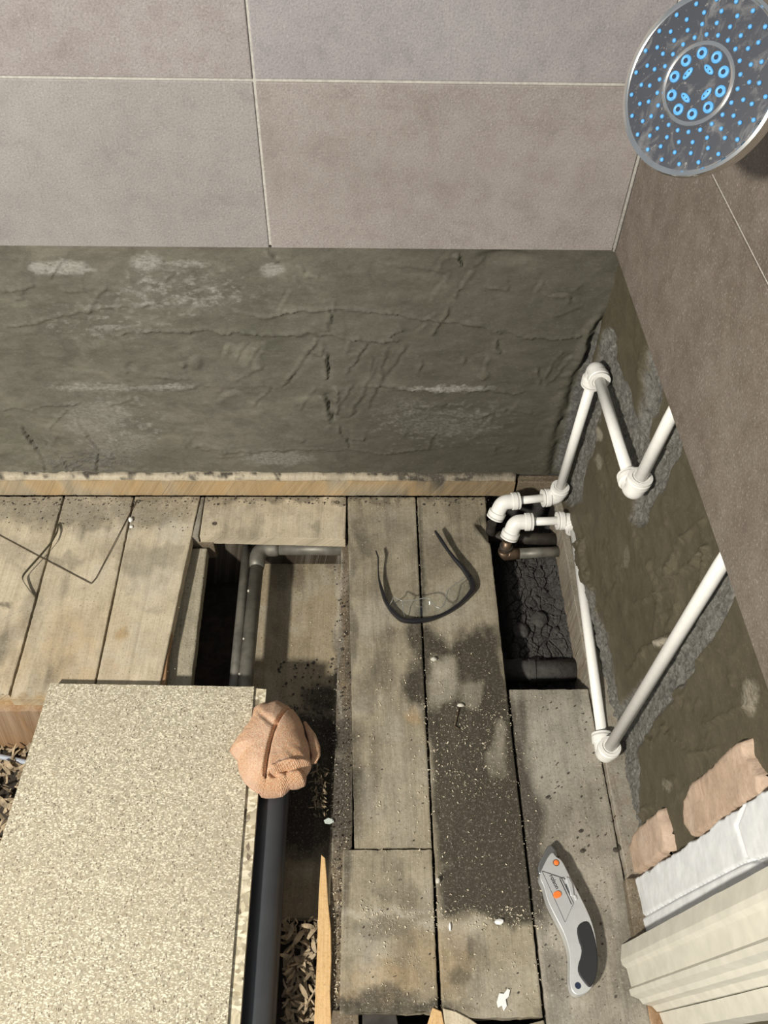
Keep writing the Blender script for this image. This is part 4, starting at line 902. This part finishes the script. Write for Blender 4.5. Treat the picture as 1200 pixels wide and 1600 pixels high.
# ------------------------------------------------------------------ shower head
hc = np.array([-.094, -.356, .872]); hn = nz(np.array([-.753, -.504, .423])); HR = .058
sh = empty('shower_head', hc - hn * .03, 'round chrome and grey shower head with blue nozzles hanging at top right', 'shower head')
latheo('casing', hc - hn * .034, hn, [(0, .016), (.001, .022), (.006, .034), (.012, .047), (.019, .0555), (.026, .0578), (.031, .0582), (.0345, .0572), (.0350, .0550), (.0335, .0530)], MT['chrome'], sh, 72)
latheo('face_plate', hc - hn * .006, hn, [(0, .050), (.004, .0555), (.0058, .0548), (.0064, .050), (.0069, .030), (.0070, .0255), (.0066, .0250)], MT['face'], sh, 72)
latheo('centre_ring', hc + hn * .0004, hn, [(0, .0262), (.0010, .0258), (.0016, .0246), (.0012, .0232), (.0, .0228)], MT['chrome'], sh, 60)
latheo('centre_plate', hc + hn * .0002, hn, [(0, .0232), (.0008, .0230), (.0010, .0)], MT['face'], sh, 48)
# disc axes chosen so that ha points right and hb up in the picture
ha = nz(RM[:, 0] - hn * hn.dot(RM[:, 0])); hb = np.cross(hn, ha)
def dpt(rad, a, lift=.0012): return hc + hn * lift + ha * rad * math.cos(a) + hb * rad * math.sin(a)
def dome(r, h, seg=12):
    V, Fc = lathe((0, 0, 0), (0, 0, 1), [(0, r), (h * .5, r * .92), (h * .85, r * .62), (h, r * .22)], seg); return V, Fc
qn = Vector(hn).to_track_quat('Z', 'Y').to_matrix().to_4x4()
V, Fc = dome(.00155, .0016); base = mesh('nozzle', V, Fc, MT['blue'], None, True)
first = True; NZ = []
for i in range(22):
    for j, rr_ in enumerate((.0295, .0362, .0430, .0498)):
        a = 2 * math.pi * i / 22 + .055 * j + (.07 if j % 2 else 0)
        NZ.append((dpt(rr_, a, .0006)))
for k, p in enumerate(NZ):
    o = base if k == 0 else base.copy()
    if k: C.objects.link(o)
    o.parent = sh; o.matrix_parent_inverse = Matrix.Identity(4); o.matrix_local = Matrix.Translation(Vector(p) - sh.location) @ qn
def dot(name, p, prof, m, seg=20, par=sh): return latheo(name, p, hn, prof, m, par, seg)
for i in range(10):
    a = 2 * math.pi * i / 10 + .2; p = dpt(.0185, a, .0010)
    o = dot('jet_nozzle', p, [(0, .0038), (.0010, .0036), (.0016, .0026), (.0012, .0016)], MT['blue']); dot('jet_hole', p + hn * .0009, [(0, .0017), (.0006, .0015)], MT['navy'], 14, o)
for i in range(4):
    a = 2 * math.pi * i / 4 + .75; c = dpt(.0105, a, .0010); td = ha * -math.sin(a) + hb * math.cos(a); rd_ = np.cross(hn, td); V = []
    for h_, s_ in ((0, 1), (.0010, .95), (.0014, .7)):
        for k in range(20): b = 2 * math.pi * k / 20; V.append(c + hn * h_ + s_ * (td * .0046 * math.cos(b) + rd_ * .0022 * math.sin(b)))
    Fc = [(q * 20 + k, q * 20 + (k + 1) % 20, (q + 1) * 20 + (k + 1) % 20, (q + 1) * 20 + k) for q in range(2) for k in range(20)] + [tuple(range(20)), tuple(range(40, 60))]
    o = fixn(mesh('slot_nozzle', V, Fc, MT['blue'], sh, True))
    for s_ in (-.0017, .0017): dot('slot_hole', c + hn * .0014 + td * s_, [(0, .0005), (.0002, .0005)], MT['navy'], 10, o)
nk = hc - hn * .036; wallp = rwp(nk[1] + .01, nk[2] + .06, 0.0)
latheo('ball_joint', nk + hn * .004, -hn, [(0, .013), (.004, .0145), (.012, .0145), (.018, .011), (.022, .008)], MT['chrome'], sh, 32)
tubeo('arm', smooth_path([nk - hn * .014, nk - hn * .022, (nk - hn * .022 + wallp) / 2 + [0, 0, .014], wallp], 24), .0085, MT['chrome'], sh, 20)
latheo('wall_flange', wallp, (-1, 0, 0), [(0, .024), (.003, .024), (.006, .019), (.009, .010)], MT['chrome'], sh, 32)

# ------------------------------------------------------------------ white painted lining and cream architrave
dl = empty('door_architrave', (.02, -.74, 0), 'cream and white painted door architrave standing at the near end of the right wall', 'door trim')
def leanprism(name, plan, z0, z1, lean, m, bev=.001, rough=0, seg=40):
    plan = np.array([p[:2] for p in plan], float); n = len(plan); V = []; Fc = []; zz = np.linspace(z0, z1, seg)
    for k, z in enumerate(zz):
        for i, p in enumerate(plan):
            e = rough * fbm(np.array([[p[0] * 3, p[1] * 3, z]]), 30, 3, 5 + i)[0]; V.append((p[0] - abs(e) * .6, p[1] + e * .4 - lean * (z - z0), z + (rough * 1.5 * _h(np.array([i]), np.array([3]), np.array([1]), 2)[0] if k == 0 else 0)))
    for k in range(seg - 1):
        for i in range(n): i2 = (i + 1) % n; Fc.append((k * n + i, k * n + i2, (k + 1) * n + i2, (k + 1) * n + i))
    Fc.append(tuple(range(n))[::-1]); Fc.append(tuple((seg - 1) * n + i for i in range(n)))
    return fixn(mesh(name, V, Fc, m, dl, False))
# architrave profile on the floor, from the wall side round to the door side
leanprism('moulding', [(.032, -.700), (-.004, -.700), (-.008, -.716), (-.0075, -.722), (-.003, -.726), (-.001, -.745), (-.004, -.748), (-.003, -.754), (.006, -.758), (.009, -.763), (.020, -.765), (.024, -.771), (.046, -.773), (.046, -.700)], .002, .60, .085, MT['cream'], rough=.0012)
leanprism('fillet', [(.050, -.7735), (.026, -.7725), (.030, -.790), (.050, -.795)], .004, .60, .085, MT['cream'], rough=.001)
wl = patch([(981, 1376), (1000, 1366), (1040, 1338), (1085, 1306), (1120, 1282), (1150, 1262), (1187, 1238), (1230, 1205), (1260, 1300), (1230, 1376), (1200, 1391), (1120, 1428), (1060, 1455), (997, 1487), (994, 1440)], -.0005, .022, MT['paint'], 'painted_lining', dl, 'white painted strip with a long crease, jagged at its broken edge', amp=.0012, res=.0013)
# crease along the lining
co = np.zeros(len(wl.data.vertices) * 3, np.float32); wl.data.vertices.foreach_get('co', co); co = co.reshape(-1, 3); Qc = proj(co); d, s, t = pdist(Qc, [(994, 1439), (1060, 1402), (1110, 1376), (1160, 1350), (1210, 1335)]); d2, s2, t2 = pdist(Qc, [(1175, 1225), (1150, 1290), (1165, 1340), (1200, 1352)])
co[:, 0] += .0030 * np.exp(-(d / 2.6) ** 2) - .0018 * (s > 0) * np.exp(-d / 30) + .003 * np.exp(-(d2 / 2.0) ** 2); wl.data.vertices.foreach_set('co', co.ravel())
lb = board('trim_3', [(.0095, -.628), (.040, -.628), (.040, -.712), (.0065, -.712)], .022, .016, MT['w_joist'], None, res=.003, seed=44, cup=.003, rough=.002); tag(lb, kind='structure')

# ------------------------------------------------------------------ loose things
def prismthing(name, pix, z, th, m, label, cat, bev=.0002):
    V, Fc = prism([onz(x, y, z)[:2] for x, y in pix], z, z + th); o = fixn(mesh(name, V, Fc, m)); tag(o, label, cat)
    if bev: bevel(o, bev, 1)
    return o
prismthing('paint_flake', [(793, 1545), (797, 1547), (795, 1557), (790, 1562), (792, 1572), (787, 1580), (784, 1571), (778, 1575), (776, 1566), (780, 1552), (787, 1553)], .0012, .0009, MT['flake'], 'white paint flake on the middle board below the knife end', 'paint flake')
prismthing('pale_leaf', [(506, 1282), (513, 1278), (521, 1281), (522, 1285), (515, 1288), (508, 1287)], -.019, .0010, MT['leafd'], 'small pale oval leaf lying on the gritty joist', 'leaf')
rock('stone_chip', onz(678, 1030, .003), .0042, MT['stone'], 5, (1.2, .8, .7), 'pale stone chip on the pale patch of the middle board', 'stone')
rock('plaster_crumb', onz(204, 812, .0035), .0042, MT['flake'], 9, (.9, 1.2, .8), 'white plaster crumb on the left boards near the wire end', 'plaster crumb')
rock('plaster_crumb', onz(205, 823, .0022), .0026, MT['flake'], 10, (1.2, 1, .7), 'tiny white plaster crumb just in front of the larger one', 'plaster crumb')
rock('wood_crumb', onz(684, 1376, .004), .0032, MT['stone'], 12, (1, 1.2, 1), 'small pale crumb stuck in the gap between the middle boards', 'crumb')
rock('plaster_crumb', onz(780, 1440, .0025), .0042, MT['flake'], 14, (1.4, .8, .5), 'flat whitish crumb at the near end of the dark stain', 'plaster crumb')
rock('plaster_crumb', onz(703, 1448, .0020), .0026, MT['flake'], 15, (.6, 1.9, .6), 'white elongated crumb on the middle board left of the flat crumb', 'plaster crumb')
for k, (px, py, r, z, lb_) in enumerate(((910, 1330, .0028, .003, 'dark pebble right of the knife tip'), (963, 1328, .0040, .012, 'dark pebble on the ledge by the pink plaster'), (907, 1299, .0024, .003, 'dark pebble above the knife tip'), (855, 1246, .0020, .003, 'dark crumb on the grey board at the head of a pale smear'))):
    rock('dark_pebble', onz(px, py, z), r, MT['crumb'], 20 + k, (1.2, .9, .6), lb_, 'pebble', group='dark pebbles near the knife')
nl_ = empty('bent_nail', onz(715, 1110, .002), 'rusty bent nail on the dark stained board', 'nail')
tubeo('shank', [onz(x, y, .0022) for x, y in ((718, 1104), (714, 1120), (710.5, 1135), (719, 1140))], .0009, MT['wire'], nl_, 8)
rock('head', onz(720, 1102, .003), .0042, MT['stone'], 31, (1.2, .7, .5), parent=nl_)
wr = tubeo('bent_wire', [onz(x, y, .0022) for x, y in ((-40, 816), (0, 837), (60, 869), (140, 911), (142, 912), (150, 903), (180, 846), (214, 781))], .0007, MT['wire'], None, 8)
tag(wr, 'thin brown wire bent into a V on the left boards', 'wire')
def zstrip():
    pp = smooth_path([onz(x, y, z) for x, y, z in ((91, 818, .003), (90, 830, .008), (80, 848, .013), (63, 868, .013), (45, 888, .012), (33, 902, .010), (42, 917, .006), (55, 933, .002))], 50); V = []; Fc = []
    for i, p in enumerate(pp):
        tdir = nz(pp[min(i + 1, 49)] - pp[max(i - 1, 0)]); sd = np.array([0, 0, 1.]); n_ = nz(np.cross(tdir, sd)); w = .0020
        for a, b in ((-1, -1), (1, -1), (1, 1), (-1, 1)): V.append(p + n_ * .0006 * a + sd * w * b)
    for i in range(49):
        for k in range(4): k2 = (k + 1) % 4; Fc.append((i * 4 + k, i * 4 + k2, (i + 1) * 4 + k2, (i + 1) * 4 + k))
    Fc += [(0, 1, 2, 3), (196, 197, 198, 199)]
    return fixn(mesh('bent_strip', V, Fc, MT['strip']))
tag(zstrip(), 'narrow dark bent strip standing on edge across the V of wire', 'strip')
# splintered batten and broken stubs
def wedge(name, pix, z, th, m, label, cat, seed, tilt=0):
    W3 = [onz(x, y, z) for x, y in pix]; P = np.array([p for p in W3]); n = len(P); V = []; 
    xy = P[:, :2]; V = [(x, y, z + tilt * (y - xy[:, 1].max())) for x, y in xy] + [(x, y, z - th) for x, y in xy]
    Fc = [tuple(range(n)), tuple(range(n, 2 * n))[::-1]] + [(i, n + i, n + (i + 1) % n, (i + 1) % n) for i in range(n)]
    o = fixn(mesh(name, V, Fc, m, None, uv=[(v[0] + v[2] * .5 + seed, v[1]) for v in V], mask=np.zeros((2 * n, 3))))
    if label: tag(o, label, cat)
    bevel(o, .0008, 1)
    return o
wedge('splintered_batten', [(502, 1335), (508, 1340), (511, 1375), (513, 1410), (517, 1450), (518, 1500), (516, 1550), (519, 1620), (521, 1660), (488, 1660), (491, 1600), (495, 1500), (498, 1400)], -.012, .024, MT['w_fresh'], 'bright orange splintered batten tapering to a point beside the gritty joist', 'batten', 3)
wedge('broken_board_end', [(676, 1574), (690, 1580), (694, 1600), (698, 1640), (664, 1640), (668, 1600)], .004, .016, MT['w_fresh'], 'fresh orange broken stub at the bottom edge between the board ends', 'wood piece', 5)
wedge('broken_board_end', [(692, 1575), (712, 1580), (735, 1592), (752, 1604), (760, 1640), (700, 1640)], .003, .014, MT['w_left'], 'pale splintered board piece right of the orange stub', 'wood piece', 6)
wedge('broken_board_end', [(520, 1578), (560, 1580), (562, 1640), (512, 1640)], -.008, .03, MT['w_joist'], 'dark rotten board end at the bottom edge left of the black gap', 'wood piece', 7)
wedge('slate_piece', [(566, 1580), (618, 1578), (622, 1600), (640, 1640), (566, 1640)], -.010, .02, MT['black_pipe'], 'black slate piece in the gap at the bottom edge', 'slate', 8)
wedge('splinter', [(264, 966), (272, 964), (268, 990), (262, 1030), (258, 1072), (247, 1074), (252, 1030), (258, 990)], -.004, .012, MT['w_brown'], 'dark torn splinter hanging off the edge of the left boards', 'splinter', 9)
cbl = tubeo('cable', [onz(x, y, -.135) for x, y in ((-60, 1174), (-10, 1180), (20, 1186), (45, 1192), (110, 1206), (200, 1240))], .0040, MT['cable'], None, 12); tag(cbl, 'blue-grey cable crossing the void at the far left', 'cable')

# heaps: shavings, grit and sawdust
def shavings(n, region, z, seed, size=(.006, .020), zs=.03):
    rg = np.random.default_rng(seed); out = []
    for _ in range(n):
        px = rg.uniform(region[0], region[1]); py = rg.uniform(region[2], region[3]); c = onz(px, py, z + rg.uniform(0, zs)); L_ = rg.uniform(*size); w = L_ * rg.uniform(.15, .4); a = rg.uniform(0, 6.28); tl_ = rg.uniform(-.7, .7); curl = rg.uniform(-1.5, 1.5); V = []
        d = np.array([math.cos(a), math.sin(a), tl_ * .6]); s_ = nz(np.array([-math.sin(a), math.cos(a), rg.uniform(-.6, .6)])); upv = np.cross(nz(d), s_)
        for k in range(5):
            t_ = k / 4 - .5; p = c + d * L_ * t_ + upv * curl * L_ * (t_ * t_) * .8; ww = w * (1 - (2 * t_) ** 2 * .6)
            V += [p - s_ * ww / 2, p + s_ * ww / 2]
        out.append((V, [(2 * k, 2 * k + 1, 2 * k + 3, 2 * k + 2) for k in range(4)]))
    return merge(out)
V, Fc = shavings(420, (445, 512, 1435, 1660), -.105, 5, zs=.045); o = mesh('wood_shavings', V, Fc, MT['shaving']); tag(o, 'heap of wood shavings in the void beside the orange batten', 'shavings', kind='stuff'); o.modifiers.new('s', 'SOLIDIFY').thickness = .0006
V, Fc = shavings(1500, (-330, 60, 1165, 1500), -.165, 6, (.008, .028), zs=.045); o = mesh('wood_shavings', V, Fc, MT['shaving']); tag(o, 'heap of wood shavings under the boards at the far left', 'shavings', kind='stuff'); o.modifiers.new('s', 'SOLIDIFY').thickness = .0006
V, Fc = shavings(90, (484, 512, 1195, 1275), -.105, 8, (.003, .009), zs=.02); o = mesh('wood_shavings', V, Fc, MT['shaving']); tag(o, 'few grey shavings in the dark void right of the cloth', 'shavings', kind='stuff'); o.modifiers.new('s', 'SOLIDIFY').thickness = .0005
def flecks(name, groups, m, label, cat, seed, aspect=(1.5, 5)):
    rg = np.random.default_rng(seed); V = []; Fc = []
    for n, (x0, x1, y0, y1), z, (s0, s1), cond in groups:
        k = 0; tries = 0
        while k < n and tries < n * 12:
            tries += 1; px = rg.uniform(x0, x1); py = rg.uniform(y0, y1)
            if cond and not cond(px, py): continue
            k += 1; c = onz(px, py, z); L_ = s0 * (s1 / s0) ** (rg.random() ** 2.2); w = L_ / rg.uniform(*aspect); h = min(w, .0012) * .8; a = rg.uniform(0, 6.28); d = np.array([math.cos(a), math.sin(a), 0]); e = np.array([-math.sin(a), math.cos(a), 0]); b = len(V)
            for zz in (0, h):
                for p, q in ((-1, -1), (1, -1), (1, 1), (-1, 1)): V.append(c + d * L_ / 2 * p * rg.uniform(.7, 1) + e * w / 2 * q * rg.uniform(.6, 1) + np.array([0, 0, zz]))
            Fc += [(b, b + 3, b + 2, b + 1), (b + 4, b + 5, b + 6, b + 7), (b, b + 1, b + 5, b + 4), (b + 1, b + 2, b + 6, b + 5), (b + 2, b + 3, b + 7, b + 6), (b + 3, b, b + 4, b + 7)]
    o = mesh(name, V, Fc, m); return tag(o, label, cat, kind='stuff')
inM = lambda px, py: not (765 < px < 910 and 775 < py < 1085)
band = lambda c, w: (lambda px, py: abs(py - c) < w)
flecks('sawdust', [(1500, (560, 850, 1020, 1440), .0006, (.0006, .0032), inM), (650, (660, 800, 1080, 1250), .0006, (.0006, .0035), inM), (600, (560, 850, 1415, 1450), .0006, (.0006, .0030), None), (520, (560, 860, 1440, 1580), .0006, (.0006, .0028), None),
                   (280, (560, 750, 790, 1020), .0006, (.0005, .0024), None), (260, (860, 960, 1100, 1550), .0020, (.0005, .0020), None), (420, (518, 545, 880, 1590), -.0185, (.0006, .0030), None), (120, (20, 290, 790, 1060), .0006, (.0005, .0018), None),
                   (250, (520, 545, 1340, 1590), -.0185, (.0008, .004), None), (120, (600, 720, 950, 1100), .0006, (.0006, .0025), None), (70, (600, 660, 1490, 1510), .0006, (.0006, .0022), None), (160, (430, 540, 880, 1180), -.1088, (.0008, .003), None)],
       MT['saw'], 'pale sawdust and splinters scattered over the middle boards', 'sawdust', 3)
flecks('grit', [(500, (0, 860, 773, 790), .0005, (.0008, .0040), None), (260, (0, 300, 780, 830), .0005, (.0006, .0025), None), (350, (518, 548, 880, 1590), -.0185, (.001, .004), None), (220, (845, 965, 1085, 1560), .0012, (.0007, .003), None), (300, (430, 540, 1030, 1180), -.1088, (.001, .006), None),
                (200, (560, 850, 800, 1570), .0005, (.0006, .0022), inM), (120, (200, 300, 1075, 1090), .0005, (.0005, .001), lambda a, b: False)], MT['crumb'], 'dark grit and crumbs along the wall foot and the board gaps', 'grit', 4, (1, 1.8))
V_, F_ = [], []
